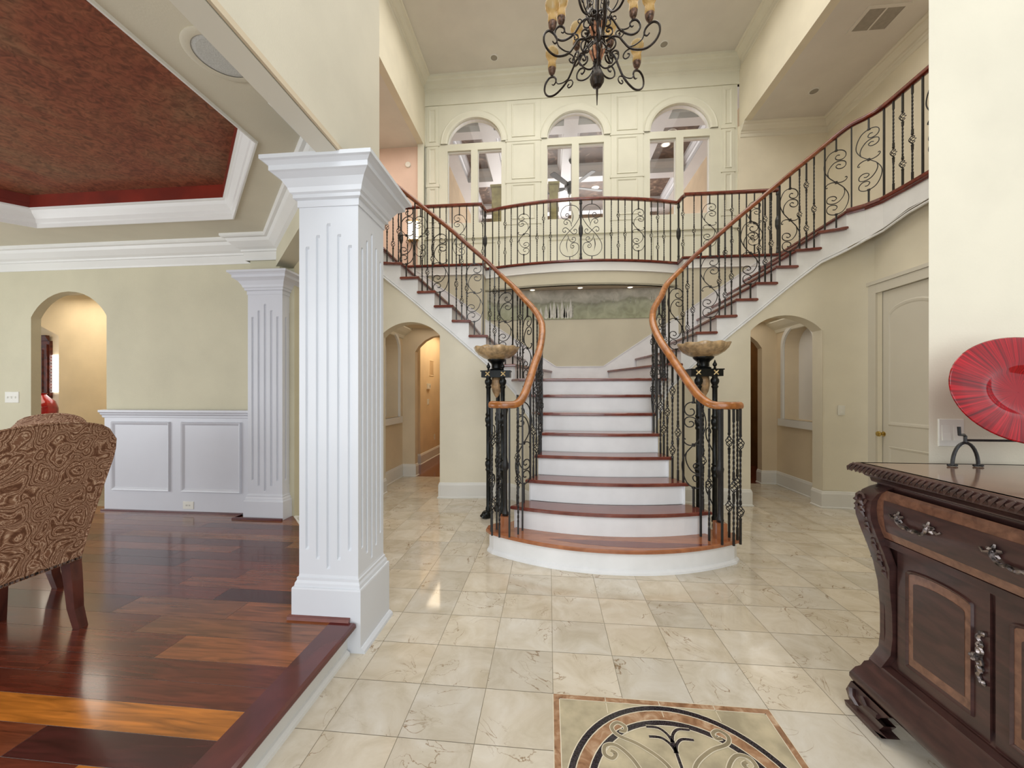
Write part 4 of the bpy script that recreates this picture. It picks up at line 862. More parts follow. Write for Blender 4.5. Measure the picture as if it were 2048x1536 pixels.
# ================================================================ torchieres
def torchiere(x, y, label):
    root = T('torchiere', label, 'lamp', (x, y, 0), 'torchieres flanking the stairs')
    R0 = .10; tops = 1.60; angs = [pi*.25+pi/2*k+.25 for k in range(4)]
    for a_ in [0.35+2*pi*k/4 for k in range(4)][:3] if 0 else [-pi/2-.75, -pi/2+.75, pi/2]:
        px, py = x+R0*1.15*cos(a_), y+R0*1.15*sin(a_)
        pr = [(.03, .06), (.032, .1), (.024, .12), (.024, .5), (.034, .52), (.026, .54), (.036, .57), (.036, .6), (.024, .62), (.034, .635), (.024, .65), (.024, .98), (.034, 1.0), (.026, 1.02), (.037, 1.05), (.037, 1.08), (.026, 1.10), (.034, 1.12), (.024, 1.14), (.024, 1.40), (.034, 1.42), (.025, 1.435), (.04, 1.465), (.04, 1.49), (.026, 1.51), (.03, 1.53)]
        B().lathe(pr, (px, py, 0), 14).build('column_post', 'gun_black', root, smooth=True)
        f = B().lathe([(.02, .0), (.05, .005), (.055, .03), (.045, .06), (.03, .075)], (px+.03*cos(a_), py+.03*sin(a_), 0), 12)
        for s_ in (-.5, 0, .5): f.tube([(px+.02*cos(a_+s_), py+.02*sin(a_+s_), .05), (px+.06*cos(a_+s_), py+.06*sin(a_+s_), .045), (px+.085*cos(a_+s_), py+.085*sin(a_+s_), .012)], .014, 6)
        f.build('foot', 'gun_black', root, smooth=True)
        B().lathe([(.008, 0), (.016, .008), (.008, .016), (.02, .034), (.022, .045), (.012, .062), (.006, .08), (.001, .092)], (px, py, 1.60), 10).build('finial', 'gun_black', root, smooth=True)
        b = B(); c = (x+R0*1.15*cos(a_), y+R0*1.15*sin(a_))
    tri = [(x-.155, y-.10), (x+.155, y-.10), (x+.155, y+.06), (x+.06, y+.155), (x-.06, y+.155), (x-.155, y+.06)]
    b = B().prism(tri, 1.525, 1.60); b.prism([(x+(p-x)*1.06, y+(q_-y)*1.06) for p, q_ in tri], 1.588, 1.60); b.build('top_block', 'gun_black', root)
    b = B()
    for dx in (-.085, .085):
        for a_ in range(4):
            t_ = pi/4+a_*pi/2; b.tube([(x+dx, y-.102, 1.562), (x+dx+.02*cos(t_), y-.105, 1.562+.02*sin(t_)), (x+dx+.03*cos(t_), y-.102, 1.562+.03*sin(t_))], .007, 5)
    b.build('rosette', 'gold', root)
    for z0 in (.18, .72):
        for a_ in (-pi/2-.75, -pi/2+.75, pi/2):
            u = (cos(a_), sin(a_)); P = cr([(.115, z0), (.07, z0+.10), (.03, z0+.18), (.03, z0+.26), (.06, z0+.28), (.075, z0+.24), (.055, z0+.215)], 4)
            B().tube([(x+r_*u[0], y+r_*u[1], z) for r_, z in P], .006, 5).build('scrollwork', 'gun_black', root, smooth=True)
    B().lathe([(.07, 1.60), (.075, 1.615), (.055, 1.63), (.055, 1.665), (.062, 1.68), (.085, 1.70), (.098, 1.715), (.098, 1.725), (.05, 1.725)], (x, y, 0), 40, 20, .02).build('neck', 'gun_black', root, smooth=True)
    seg = 60; rows = []
    for t_, r_, z in [(0, .06, 1.72), (0, .09, 1.722), (0, .145, 1.742), (.3, .198, 1.776), (.6, .235, 1.816), (1, .252, 1.857)]:
        rows.append([(x+r_*(1+.02*(t_+.2)*cos(10*2*pi*k/seg))*cos(2*pi*k/seg), y+r_*(1+.02*(t_+.2)*cos(10*2*pi*k/seg))*sin(2*pi*k/seg), z+.005*t_*cos(10*2*pi*k/seg)) for k in range(seg)])
    rows += [[(x+(p[0]-x)*.97, y+(p[1]-y)*.97, p[2]+.004) for p in r_] for r_ in rows[::-1]]
    B().grid(rows, True).build('glass_bowl', 'amber_glass', root, smooth='all')
    B().lathe([(.004, 1.30), (.02, 1.32), (.045, 1.37), (.058, 1.43), (.06, 1.48), (.05, 1.525)], (x, y, 0), 48, 16, .03).build('glass_drop', 'plaster_gold', root, smooth='all')
    return root
torchiere(-.575, 4.23, 'black iron torchiere with amber glass bowl left of the stairs')
torchiere(1.585, 4.12, 'black iron torchiere with amber glass bowl right of the stairs')
# ================================================================ chandelier
cx_, cy_ = .515, 4.17
ch = T('chandelier', 'black wrought iron chandelier with two tiers of scrolled arms and amber glass shades', 'chandelier', (cx_, cy_, 7.42))
b = B().lathe([(.004, 4.43), (.007, 4.50), (.010, 4.55), (.012, 4.60), (.018, 4.615), (.045, 4.63), (.068, 4.67), (.073, 4.71), (.06, 4.76), (.04, 4.79), (.03, 4.86)], (cx_, cy_, 0), 32, 12, .05); b.build('finial_drop', 'bronze', ch, smooth=30)
b = B().lathe([(.03, 4.86), (.045, 4.88), (.03, 4.90), (.04, 4.93), (.055, 4.98), (.06, 5.02), (.038, 5.04), (.05, 5.06), (.035, 5.10), (.04, 5.16), (.058, 5.24), (.06, 5.27), (.036, 5.29), (.04, 5.33), (.05, 5.36), (.032, 5.40), (.022, 5.46), (.022, 6.0), (.04, 6.04), (.02, 6.08), (.01, 6.14)], (cx_, cy_, 0), 20); b.build('stem', 'bronze', ch, smooth=True)
for z0, z1 in ((4.90, 5.02), (5.14, 5.27)):
    b = B()
    for k in range(6):
        a_ = 2*pi*k/6; b.tube([(cx_+r_*cos(a_), cy_+r_*sin(a_), z) for r_, z in ((.036, z0), (.052, (z0+z1)/2), (.066, z1-.015), (.078, z1))], .017, 6, rf=lambda t_: .5+.6*sin(pi*t_*.9))
    b.build('leaf_cup', 'copper', ch, smooth=True)
def arm(R0, zb, ang, sc2, name='arm'):
    b = B(); u = (cos(ang), sin(ang)); f = lambda P: [(cx_+(r_*sc2)*u[0], cy_+(r_*sc2)*u[1], zb+(z-5.02)*sc2*1.0) for r_, z in P]
    main = [(.10, 5.08), (.17, 5.09), (.24, 5.05), (.29, 4.97), (.35, 4.88), (.43, 4.82), (.52, 4.79), (.60, 4.815), (.645, 4.88), (.64, 4.96), (.595, 5.01), (.545, 5.01), (.505, 4.98), (.50, 4.935), (.525, 4.91), (.55, 4.925)]
    scr = [(.035, 4.93), (.04, 4.86), (.09, 4.80), (.16, 4.79), (.225, 4.83), (.235, 4.89), (.20, 4.93), (.155, 4.92), (.145, 4.885), (.17, 4.865), (.185, 4.88)]
    cur = [(.36, 4.87), (.31, 4.865), (.285, 4.83), (.30, 4.795), (.335, 4.79), (.35, 4.815), (.33, 4.83)]
    top = [(.045, 5.16), (.09, 5.14), (.15, 5.10), (.20, 5.04), (.20, 4.98), (.155, 4.955), (.115, 4.975), (.11, 5.02), (.14, 5.035)]
    cr3 = [(.25, 5.03), (.285, 5.05), (.29, 5.085), (.26, 5.10), (.235, 5.08)]
    in_ = [(.50, 4.955), (.475, 4.90), (.40, 4.88), (.34, 4.895)]
    b.tube(f(cr(main, 5)), .0115, 6, rf=lambda t_: 1.0 if t_ < .8 else 1-.5*(t_-.8)/.2)
    for P, r_ in ((scr, .009), (cur, .007), (top, .009), (cr3, .006), (in_, .007)): b.tube(f(cr(P, 4)), r_, 5)
    a_ = b.build(name, 'bronze', ch, smooth=True)
    px, py = cx_+.55*sc2*u[0], cy_+.55*sc2*u[1]
    B().lathe([(.008, .0), (.016, .008), (.012, .018), (.03, .03), (.04, .055), (.046, .085), (.04, .09)], (px, py, zb), 14).build('cup', 'bronze_cup', a_, smooth=True)
    rows = []; seg = 30
    for r_, z in [(.024, .05), (.034, .08), (.037, .11), (.036, .15), (.033, .18), (.042, .205), (.053, .235), (.058, .262), (.057, .285), (.052, .30)]:
        rows.append([(px+r_*1.25*(1+.035*cos(15*2*pi*k/seg))*cos(2*pi*k/seg), py+r_*1.25*(1+.035*cos(15*2*pi*k/seg))*sin(2*pi*k/seg), zb+z) for k in range(seg)])
    B().grid(rows, True).build('glass_shade', 'amber_shade', a_, smooth='all')
for k in (0, 2, 3, 4, 5): arm(0, 5.0, pi/6+k*pi/3, 1.0)
for k in range(6): arm(0, 5.31, k*pi/3, .69)
b = B()
for k in range(6):
    a_ = pi/6+k*pi/3
    b.tube([(cx_+r_*cos(a_), cy_+r_*sin(a_), z) for r_, z in cr([(.05, 5.30), (.10, 5.38), (.13, 5.50), (.10, 5.62), (.14, 5.74), (.10, 5.86), (.05, 5.95)], 4)], .009, 5)
    b.tube([(cx_+r_*cos(a_), cy_+r_*sin(a_), z) for r_, z in cr([(.10, 5.62), (.06, 5.57), (.05, 5.5), (.08, 5.47), (.10, 5.50)], 4)], .006, 5)
b.build('cage', 'bronze', ch, smooth=True)
b = B()
for i in range(27):
    z = 6.15+i*.046; c = (cx_, cy_, z)
    b.tube([(cx_+(.016*cos(t_) if i % 2 else 0), cy_+(0 if i % 2 else .016*cos(t_)), z+.03*sin(t_)) for t_ in [2*pi*j/10 for j in range(10)]], .004, 4, closed=True)
b.build('chain', 'bronze', ch)
B().lathe([(.02, 7.34), (.07, 7.37), (.08, 7.40), (.08, 7.42)], (cx_, cy_, 0), 20).build('canopy', 'bronze', ch, smooth=True)
# ================================================================ dining chairs
def chair(label, x, y, rz, w=.58):
    """origin at floor centre of the back; the sitter faces local +Y, the back panel's outside faces -Y"""
    r = T('dining_chair', label, 'chair', (x, y, ZD), 'paisley dining chairs'); hw = w/2; M = Matrix.Rotation(rz, 3, 'Z')
    def tf(b): b.v = [tuple(M @ Vector(v)+Vector((x, y, ZD))) for v in b.v]; return b
    # back: outline narrow at the seat, flaring upward, arched top; leans back
    def out(z, t_): return hw*(.78+.22*t_)
    b = B(); rows = []; nz = 12; nx = 14
    for side in (0, 1):
        R_2 = []
        for i in range(nz+1):
            t_ = i/nz; hwz = hw*(.74+.26*t_**.8)*(1-.07*max(0, (t_-.8)/.2)**2); row = []
            for j in range(nx+1):
                s_ = -1+2*j/nx; zt = 1.0+.055*(1-abs(s_)**2.2)-.05*max(0, (abs(s_)-.75)/.25)**2; z = .34+(zt-.34)*t_
                lean = -.02-.16*(t_**1.3)+(.035*(s_*s_)*t_)
                th = (.0 if side == 0 else .09*(1-abs(s_)**6)*(1-t_**8)+.004)
                row.append((hwz*s_, lean+th-.0, z))
            R_2.append(row)
        rows.append(R_2)
    b.grid(rows[0]); b.grid(rows[1]); n = nx+1
    b.grid([rows[0][-1], rows[1][-1]]); b.grid([[q[0] for q in rows[0]], [q[0] for q in rows[1]]]); b.grid([[q[-1] for q in rows[0]], [q[-1] for q in rows[1]]]); b.grid([rows[0][0], rows[1][0]])
    back = tf(b).build('backrest', 'paisley', r, smooth=60)
    b = B(); e = rows[0]; P = [q[0] for q in e]+e[-1][1:-1]+[q[-1] for q in e[::-1]]
    tf(b.tube([(p[0]*1.0, p[1]+.0, p[2]) for p in P], .0055, 5)).build('piping', 'paisley', back, smooth='all')
    b = B(); k = 26
    for i in range(k+1): b.lathe([(.0075, 0), (.006, .004), (.001, .006)], (0, 0, 0), 6) if 0 else b.box(-hw*.74+i*2*hw*.74/k-.005, -hw*.74+i*2*hw*.74/k+.005, -.027, -.019, .345, .355)
    tf(b).build('nailhead_trim', 'pewter', back)
    b = B(); pr = [(-.0, .33), (.01, .46), (.03, .50), (.07, .515)]
    b.grid([[( -hw*.80+o, .02+o*.3, z), (hw*.80-o, .02+o*.3, z), (hw*.95-o, .50-o, z), (-hw*.95+o, .50-o, z)] for o, z in pr], True); b.f.append(tuple(range(12, 16))); b.f.append((3, 2, 1, 0))
    tf(b).build('seat', 'paisley', r, smooth=60)
    for sx in (-1, 1):
        b = B(); Q = [(sx*hw*.70, .015, .36, .027), (sx*hw*.70, .0, .24, .024), (sx*hw*.70, -.012, .10, .021), (sx*hw*.71, -.035, 0, .019)]
        b.grid([[(p[0]+dx*p[3], p[1]+dy*p[3], p[2]) for dx, dy in ((-1, -1), (1, -1), (1, 1), (-1, 1))] for p in Q], True); b.f.append((0, 1, 2, 3)); b.f.append((12, 13, 14, 15)); tf(b).build('leg', 'chair_leg', r)
        b = B(); Q = [(sx*hw*.82, .44, .36, .028), (sx*hw*.82, .45, .2, .022), (sx*hw*.82, .45, 0, .018)]
        b.grid([[(p[0]+dx*p[3], p[1]+dy*p[3], p[2]) for dx, dy in ((-1, -1), (1, -1), (1, 1), (-1, 1))] for p in Q], True); b.f.append((0, 1, 2, 3)); b.f.append((8, 9, 10, 11)); tf(b).build('leg', 'chair_leg', r)
    return r
chair('brown paisley upholstered dining chair seen from behind at the left edge, nearest the camera', -2.40, 1.52, pi/2+.06, .62)
chair('brown paisley dining chair behind the nearer one, only its rounded top showing below the arch', -3.22, 2.05, pi, .62)
# ================================================================ sideboard (bombe buffet); front faces -X
X0, Y1s, Y0s, XB = 1.30, 1.79, .20, 1.98
sb = T('sideboard', 'dark mahogany bombe sideboard with carved rope edge standing against the right wall', 'sideboard', (1.65, 1.0, 0))
def plan(o): return [(XB, Y1s-o), (X0+o, Y1s-o), (X0+o, Y0s+o), (XB, Y0s+o)]
def ringz(b, prof, ):
    rows = [[(x, y, z) for x, y in plan(o)] for z, o in prof]; b.grid(rows); return b
b = B().prism(plan(.012), 1.045, 1.062); b.build('top', 'cabinet_top', sb)
b = B(); b.sweep([(XB, Y1s), (X0, Y1s), (X0, Y0s), (XB, Y0s)], [(-.03, 1.02), (-.012, 1.022), (.0, 1.032), (.004, 1.045), (0, 1.056), (-.014, 1.062), (-.03, 1.062)][::1]); 
b2 = B(); b2.sweep([(XB, Y1s), (X0, Y1s), (X0, Y0s), (XB, Y0s)], [(-o, h) for o, h in [(.03, 1.02), (.012, 1.022), (.0, 1.032), (-.004, 1.045), (0, 1.056), (.014, 1.062), (.03, 1.062)]]); b2.build('top_edge', 'cabinet_dark', sb)
b = B(); n = 74
for i in range(n):
    y = Y1s-.005-i*(Y1s-Y0s)/n; b.tube([(X0-.008, y+.012, 1.026), (X0-.012, y+.004, 1.04), (X0-.006, y-.008, 1.056)], .0062, 5, rf=lambda t_: .5+.6*sin(pi*t_))
for i in range(24):
    x = X0+.01+i*.0225; b.tube([(x-.01, Y1s+.008, 1.026), (x, Y1s+.012, 1.04), (x+.008, Y1s+.006, 1.056)], .0062, 5)
b.build('rope_carving', 'cabinet_dark', sb, smooth=True)
b = B(); ringz(b, [(1.03, .028), (1.012, .03), (1.005, .042), (.99, .046), (.985, .058), (.975, .06)]); b.build('frieze_moulding', 'cabinet_dark', sb, smooth=50)
body = [(.975, .052), (.96, .042), (.93, .036), (.88, .034), (.82, .040), (.775, .052), (.77, .060)]
b = B(); ringz(b, [(.975, .07), (.77, .075), (.66, .085), (.30, .085), (.20, .05), (.15, .03)]); b.build('body', 'cabinet_dark', sb)
def dep(z):
    P = [(z_, o) for z_, o in body][::-1]
    for (za, oa), (zb_, ob) in zip(P, P[1:]):
        if za <= z <= zb_: return oa+(ob-oa)*(z-za)/(zb_-za)
    return P[0][1] if z < P[0][0] else P[-1][1]
def drawer(y1, y0):
    zs = [.772, .775, .80, .83, .86, .89, .92, .94, .955, .965, .968]; b = B()
    b.grid([[(X0+dep(z)-.004, y1, z), (X0+dep(z)-.004, y0, z)] for z in zs])
    b.grid([[(X0+.08, y1, z), (X0+dep(z)-.004, y1, z)] for z in zs]); b.grid([[(X0+.08, y0, z), (X0+dep(z)-.004, y0, z)] for z in zs])
    d = b.build('drawer', 'cabinet_burl', sb, smooth=40)
    zi = [.805, .83, .86, .89, .915, .93]
    B().grid([[(X0+dep(z)-.0055, y1-.035, z), (X0+dep(z)-.0055, y0+.035, z)] for z in zi]).build('drawer_field', 'cabinet_dark', d, smooth=True)
    return d
def bail(d, yc, zc, xs):
    b = B(); w = .058
    for s_ in (-1, 1):
        yy = yc+s_*w
        for k in range(5):
            a_ = 2*pi*k/5+.3; b.tube([(xs-.003, yy, zc), (xs-.008, yy+.013*cos(a_), zc+.013*sin(a_)), (xs-.004, yy+.021*cos(a_), zc+.021*sin(a_))], .0055, 5, rf=lambda t_: .7+.6*sin(pi*t_))
        b.lathe([(.001, 0), (.009, .003), (.007, .016), (.001, .02)], (0, 0, 0), 8); n_ = 32
        b.v[-n_:] = [(xs-v[2]*.9, yy+v[0], zc+v[1]) for v in b.v[-n_:]]
        b.tube([(xs-.004, yy+s_*.012, zc-.004), (xs-.006, yy+s_*.03, zc-.012), (xs-.003, yy+s_*.04, zc-.002)], .004, 5)
    b.tube([(xs-.014, yc+q*w, zc-z) for q, z in cr([(-1, .0), (-.92, .018), (-.6, .030), (-.3, .026), (0, .034), (.3, .026), (.6, .030), (.92, .018), (1, 0)], 4)], .0052, 6, rf=lambda t_: 1+.35*abs(sin(6*pi*t_)))
    b.build('drawer_pull', 'pewter', d, smooth=True)
dr1 = drawer(1.70, .34)
for yc in (1.535, 1.22, .86, .52): bail(dr1, yc, .915-.03, X0+.034-.004)
# carved corner posts: S-profile
cp_ = [(.985, .060), (.97, .04), (.95, .022), (.92, .010), (.88, .006), (.84, .008), (.78, .020), (.72, .034), (.66, .046), (.58, .056), (.48, .061), (.38, .062), (.31, .058), (.27, .046), (.245, .038)]
for yc in (Y1s, Y0s):
    s_ = 1 if yc == Y1s else -1; b = B(); W_ = .085; rows = []
    for z, o in cp_:
        x, y = X0+o, yc-s_*o; w = W_*(1 if z > .6 else .75)
        rows.append([(XB-.02 if 0 else x+w, y, z), (x+.012, y, z), (x+.003, y-s_*.003, z), (x, y-s_*.012, z), (x, y-s_*w, z), (x+.03, y-s_*w, z)])
    b.grid(rows); b.build('corner_post', 'cabinet_dark', sb, smooth=40)
    b = B()
    for z, o, r_ in [(.93, .010, .03), (.90, .008, .022)]: b.tube([(X0+o-.004+.0*t_, yc-s_*(.045+r_*cos(t_*.9)*(.6+.05*t_)), z-.01+r_*sin(t_*.9)*(.6+.05*t_)) for t_ in range(8)], .0065, 5)
    for i in range(14):
        z = .90-.021*i; o = dict([(0, 0)]).get(i, None); oo = [o2 for z2, o2 in cp_ if z2 <= z][0]
        b.tube([(X0+oo-.002, yc-s_*(oo+.035), z+.018), (X0+oo-.009, yc-s_*(oo+.048), z+.006), (X0+oo-.003, yc-s_*(oo+.056), z-.014)], .0075, 5, rf=lambda t_: .4+.8*sin(pi*t_))
        b.tube([(X0+oo+.02, yc-s_*(oo-.004), z+.018), (X0+oo+.012, yc-s_*(oo-.008), z+.004), (X0+oo+.03, yc-s_*(oo-.002), z-.014)], .0075, 5, rf=lambda t_: .4+.8*sin(pi*t_))
    b.build('acanthus_carving', 'cabinet_dark', sb, smooth=True)
b = B()
for y in (1.70, .34): b.box(X0+.06, X0+.09, y-.0, y+.02, .24, .975)
b.sweep([(X0+.056, Y1s-.07), (X0+.056, Y0s+.07)], [(0, .735), (.0, .765), (-.01, .77), (-.014, .76), (-.012, .745), (0, .735)]) if 0 else b.box(X0+.046, X0+.09, Y0s+.07, Y1s-.07, .745, .772)
b.build('rail_moulding', 'cabinet_dark', sb)
def cdoor(y1, y0, side):
    root = B().box(X0+.072, X0+.088, y0, y1, .262, .738).build('door', 'cabinet_dark', sb)
    fn = lambda u, v, w: (X0+.072-w, u, v); a_, c_ = y0+.05, y1-.045; m_ = (a_+c_)/2; hw = (c_-a_)/2
    def loop(s_): return [(m_-hw*s_, .50-.185*s_-.0), (m_+hw*s_, .50-.185*s_)]+[(m_+hw*s_*cos(pi*k/10), .50+(.165+.022*sin(pi*k/10)*(1.0))*s_) for k in range(11)]
    B().grid([[fn(u, v, h) for u, v in loop(s_)] for s_, h in ((1.04, 0), (1.02, .008), (.985, .003), (.96, -.004))], True).build('panel_moulding', 'cabinet_dark', root, smooth=50)
    b = B(); b.add([fn(u, v, .0005) for u, v in loop(.97)], [tuple(range(13))]); b.build('burl_border', 'cabinet_burl', root)
    b = B(); b.add([fn(u, v, .0015) for u, v in loop(.80)], [tuple(range(13))]); b.build('door_panel', 'cabinet_dark', root)
    yk = y0+.022 if side < 0 else y1-.022
    b = B()
    for s_ in (1, -1):
        b.tube([(X0+.066, yk+dy, .52+s_*z) for dy, z in cr([(0, .0), (.007, .02), (-.004, .04), (.006, .058), (-.003, .075), (-.01, .082), (-.008, .07)], 3)], .0065, 5, rf=lambda t_: .7+.5*abs(sin(5*pi*t_)))
        b.tube([(X0+.064, yk+dy, .52+s_*z) for dy, z in cr([(0, .0), (-.008, .02), (.006, .035), (-.006, .05)], 3)], .005, 5)
    for k in range(5):
        a2 = 2*pi*k/5; b.tube([(X0+.05, yk, .52), (X0+.047, yk+.012*cos(a2), .52+.012*sin(a2))], .006, 5)
    b.tube([(X0+.07, yk, .52), (X0+.045, yk, .52)], .006, 6); b.build('door_handle', 'pewter', root, smooth=True)
for y1, y0, sd in ((1.655, 1.335, -1), (1.32, 1.01, -1), (.995, .69, -1), (.68, .36, 1)): cdoor(y1, y0, sd)
base = [(.262, .062), (.25, .042), (.235, .04), (.225, .030), (.20, .022), (.185, .010), (.165, .002), (.15, -.004), (.135, -.004), (.12, .004), (.115, .012)]
b = B(); ringz(b, base); b.build('base_moulding', 'cabinet_dark', sb, smooth=50)
for yc in (Y1s, Y0s):
    s_ = 1 if yc == Y1s else -1; b = B()
    for z0, z1, o0, o1 in ((.115, .07, .0, -.012), (.07, .03, -.012, -.004), (.03, .02, -.004, -.016), (.02, 0, -.016, -.012)):
        P0 = [(X0+o0, yc-s_*o0), (X0+o0+.17, yc-s_*o0), (X0+o0+.17, yc-s_*(o0+.04)), (X0+o0+.05, yc-s_*(o0+.06)), (X0+o0+.045, yc-s_*(o0+.19)), (X0+o0, yc-s_*(o0+.19))]
        P1_ = [(X0+o1, yc-s_*o1), (X0+o1+.14, yc-s_*o1), (X0+o1+.14, yc-s_*(o1+.04)), (X0+o1+.05, yc-s_*(o1+.06)), (X0+o1+.045, yc-s_*(o1+.15)), (X0+o1, yc-s_*(o1+.15))]
        b.grid([[(x, y, z0) for x, y in P0], [(x, y, z1) for x, y in P1_]], True)
    b.add([(x, y, 0) for x, y in P1_], [tuple(range(6))]); b.tube([(X0-.014, yc-s_*.02, .10), (X0-.02, yc-s_*.03, .075), (X0-.012, yc-s_*.05, .055), (X0-.014, yc-s_*.03, .045)], .012, 6); b.tube([(X0-.012, yc-s_*.07, .10), (X0-.016, yc-s_*.10, .08), (X0-.01, yc-s_*.15, .085)], .010, 6)
    b.build('foot', 'cabinet_dark', sb, smooth=30)
# ================================================================ ruby plate on its stand
sx, sy = 1.668, 1.715
stn = T('plate_stand', 'black wrought iron arched stand holding the red glass plate on the sideboard', 'plate stand', (1.9, sy, 1.062))
for xx in (sx, sx+.42):
    b = B(); b.tube([(xx+.047*cos(t_), sy-.005, 1.066+.092*sin(t_)) for t_ in [pi*k/16 for k in range(17)]], .006, 8)
    for s_ in (-1, 1): b.tube([(xx+s_*.047-.018, sy-.005, 1.067), (xx+s_*.047+.018, sy-.005, 1.067)], .004, 6); b.tube([(xx+s_*.047, sy-.02, 1.067), (xx+s_*.047, sy+.012, 1.067)], .003, 6)
    b.build('leg', 'iron_black', stn, smooth=True)
    B().tube([(xx, sy-.005, 1.158), (xx, sy-.005, 1.185), (xx-.01, sy-.01, 1.19), (xx-.045, sy-.03, 1.192), (xx-.047, sy-.03, 1.224)], .0055, 8).build('plate_hook', 'iron_black', stn, smooth=True)
B().tube([(sx, sy-.005, 1.168), (sx+.42, sy-.005, 1.168)], .005, 8).build('crossbar', 'iron_black', stn, smooth=True)
pc = (1.837, 1.69, 1.36); tilt = -.24; rows = []; seg = 64
pr = [(0.001, .0), (.05, .001), (.085, .008), (.10, .022), (.13, .032), (.18, .040), (.22, .046), (.225, .043), (.22, .040), (.18, .034), (.13, .026), (.104, .016), (.088, .0), (.05, -.007), (.001, -.008)]
b = B(); Mr = Matrix.Rotation(tilt, 3, 'X')
for r_, h in pr:
    rows.append([tuple(Mr @ Vector((r_*1.0*cos(2*pi*k/seg)*1.265, -h*1.0, r_*sin(2*pi*k/seg)*.955))) for k in range(seg)])
b.grid(rows, True); pl = b.build('decorative_plate', 'ruby_glass', None, smooth='all', origin=(0, 0, 0)); pl.location = pc
tag(pl, 'large shiny ruby red glass plate standing on the sideboard', 'plate')
# ================================================================ small fittings
def wplate(name, label, fn, w, h, n, kind='rocker', cat='light switch'):
    """fn(u,v,d): wall plane coordinates centred on the plate, d out of the wall"""
    c = fn(0, -h/2, 0); r = T(name, label, cat, c)
    b = B(); b.grid([[fn(u*w/2*s_, v*h/2*s_, d) for u, v in ((-1, -1), (1, -1), (1, 1), (-1, 1))] for s_, d in ((1, 0), (1, .003), (.96, .006), (.001, .0062))], True); b.build('cover_plate', 'plastic_white', r)
    for i in range(n):
        u0 = (i-(n-1)/2)*.046; b = B()
        if kind == 'rocker': b.grid([[fn(u0-.016, v, d), fn(u0+.016, v, d)] for v, d in ((-.033, .006), (-.033, .012), (0, .008), (.033, .007), (.033, .006))]); b.grid([[fn(u0-.016, v, d), fn(u0-.016, v, .006)] for v, d in ((-.033, .012), (0, .008), (.033, .007))]); b.build('rocker', 'plastic_white', r)
        elif kind == 'toggle': b.grid([[fn(u0+p, v, d) for p in (-.005, .005)] for v, d in ((-.011, .006), (-.006, .014), (.006, .016), (.011, .006))]); b.build('toggle', 'plastic_white', r)
        else:
            u0 = (i-(n-1)/2)*.03
            for s_ in (-.006, .006): b.grid([[fn(u0+s_+p, v, .0068) for p in (-.0015, .0015)] for v in (-.007, .007)])
            b.build('socket', 'iron_black', r)
    return r
wplate('light_switch', 'white rocker switch plate on the right wall behind the red plate', lambda u, v, d: (1.745+u, 1.85-d, 1.185+v), .10, .12, 2)
wplate('light_switch', 'white toggle switch plate right of the right-hand arch', lambda u, v, d: (3.42+u, 4.852-d, 1.15+v), .075, .115, 1)
wplate('light_switch', 'white three-toggle switch plate on the dining wall left of the arch', lambda u, v, d: (-5.58+u, 3.5-d, 1.31+v), .165, .115, 3, 'toggle')
wplate('wall_outlet', 'white wall outlet in the white panelling, below its right frame', lambda u, v, d: (-3.545+u, 3.478-d, .245+v), .115, .075, 2, 'socket', 'outlet')
sp = T('ceiling_speaker', 'round flush ceiling speaker in the dining room ceiling', 'speaker', (-1.42, 1.55, 2.83))
B().lathe([(.105, 0), (.14, 0), (.142, -.004), (.13, -.008), (.108, -.006)], (-1.42, 1.55, 2.83), 40, caps=False).build('rim', 'dining_ceiling', sp, smooth=True)
B().lathe([(.001, -.006), (.09, -.006), (.11, -.003)], (-1.42, 1.55, 2.83), 40).build('grille', 'speaker_cloth', sp)
def can(x, y, z, label, g, r_=.075, mat='off_lamp'):
    o = T('recessed_light', label, 'ceiling light', (x, y, z), g)
    B().lathe([(r_*.78, 0), (r_, 0), (r_*1.02, -.004), (r_*.9, -.010), (r_*.78, -.008)], (x, y, z), 28, caps=False).build('trim_ring', 'white_trim', o, smooth=True)
    B().lathe([(.001, -.003), (r_*.78, -.003), (r_*.78, -.008)], (x, y, z), 28, caps=False).build('lamp_face', mat, o)
can(-.983, 6.884, 7.42, 'recessed light in the high ceiling left of the chandelier', 'high ceiling lights'); can(1.998, 6.898, 7.42, 'recessed light in the high ceiling right of the chandelier', 'high ceiling lights')
can(4.198, 6.528, 6.15, 'recessed light in the lower ceiling over the right gallery', None or 'gallery lights')
for x, y, w in ((-.264, 6.335, 'leftmost'), (.506, 6.275, 'middle'), (1.3, 6.32, 'rightmost')): can(x, y-.02, 3.05, w+' of three small lights under the balcony above the mural', 'lights over the mural', .05, 'lamp_glow')
can(2.79, 9.5, 7.3, 'far one of two round fittings in the brown coffer seen through the right window', 'coffer fittings', .11, 'lamp_glow'); can(2.79, 9.05, 7.3, 'near one of two round fittings in the brown coffer seen through the right window', 'coffer fittings', .11, 'off_lamp')
for x, y in ((-1.0+.25, 11.3), (1.35, 11.3)): can(x, y, 7.3, 'recessed light in the %s far brown coffer of the room behind' % ('left' if x < 0 else 'middle'), 'far coffer lights', .11, 'lamp_glow')
v_ = T('air_vent', 'square return air grille in the right gallery ceiling', 'vent', (4.2, 5.34, 6.15))
b = B()
for x0, x1, y0, y1 in ((3.95, 4.44, 5.15, 5.19), (3.95, 4.44, 5.49, 5.53), (3.95, 3.99, 5.19, 5.49), (4.40, 4.44, 5.19, 5.49), (4.18, 4.20, 5.19, 5.49)): b.box(x0, x1, y0, y1, 6.138, 6.15)
b.build('frame', 'ceiling_paint', v_)
b = B()
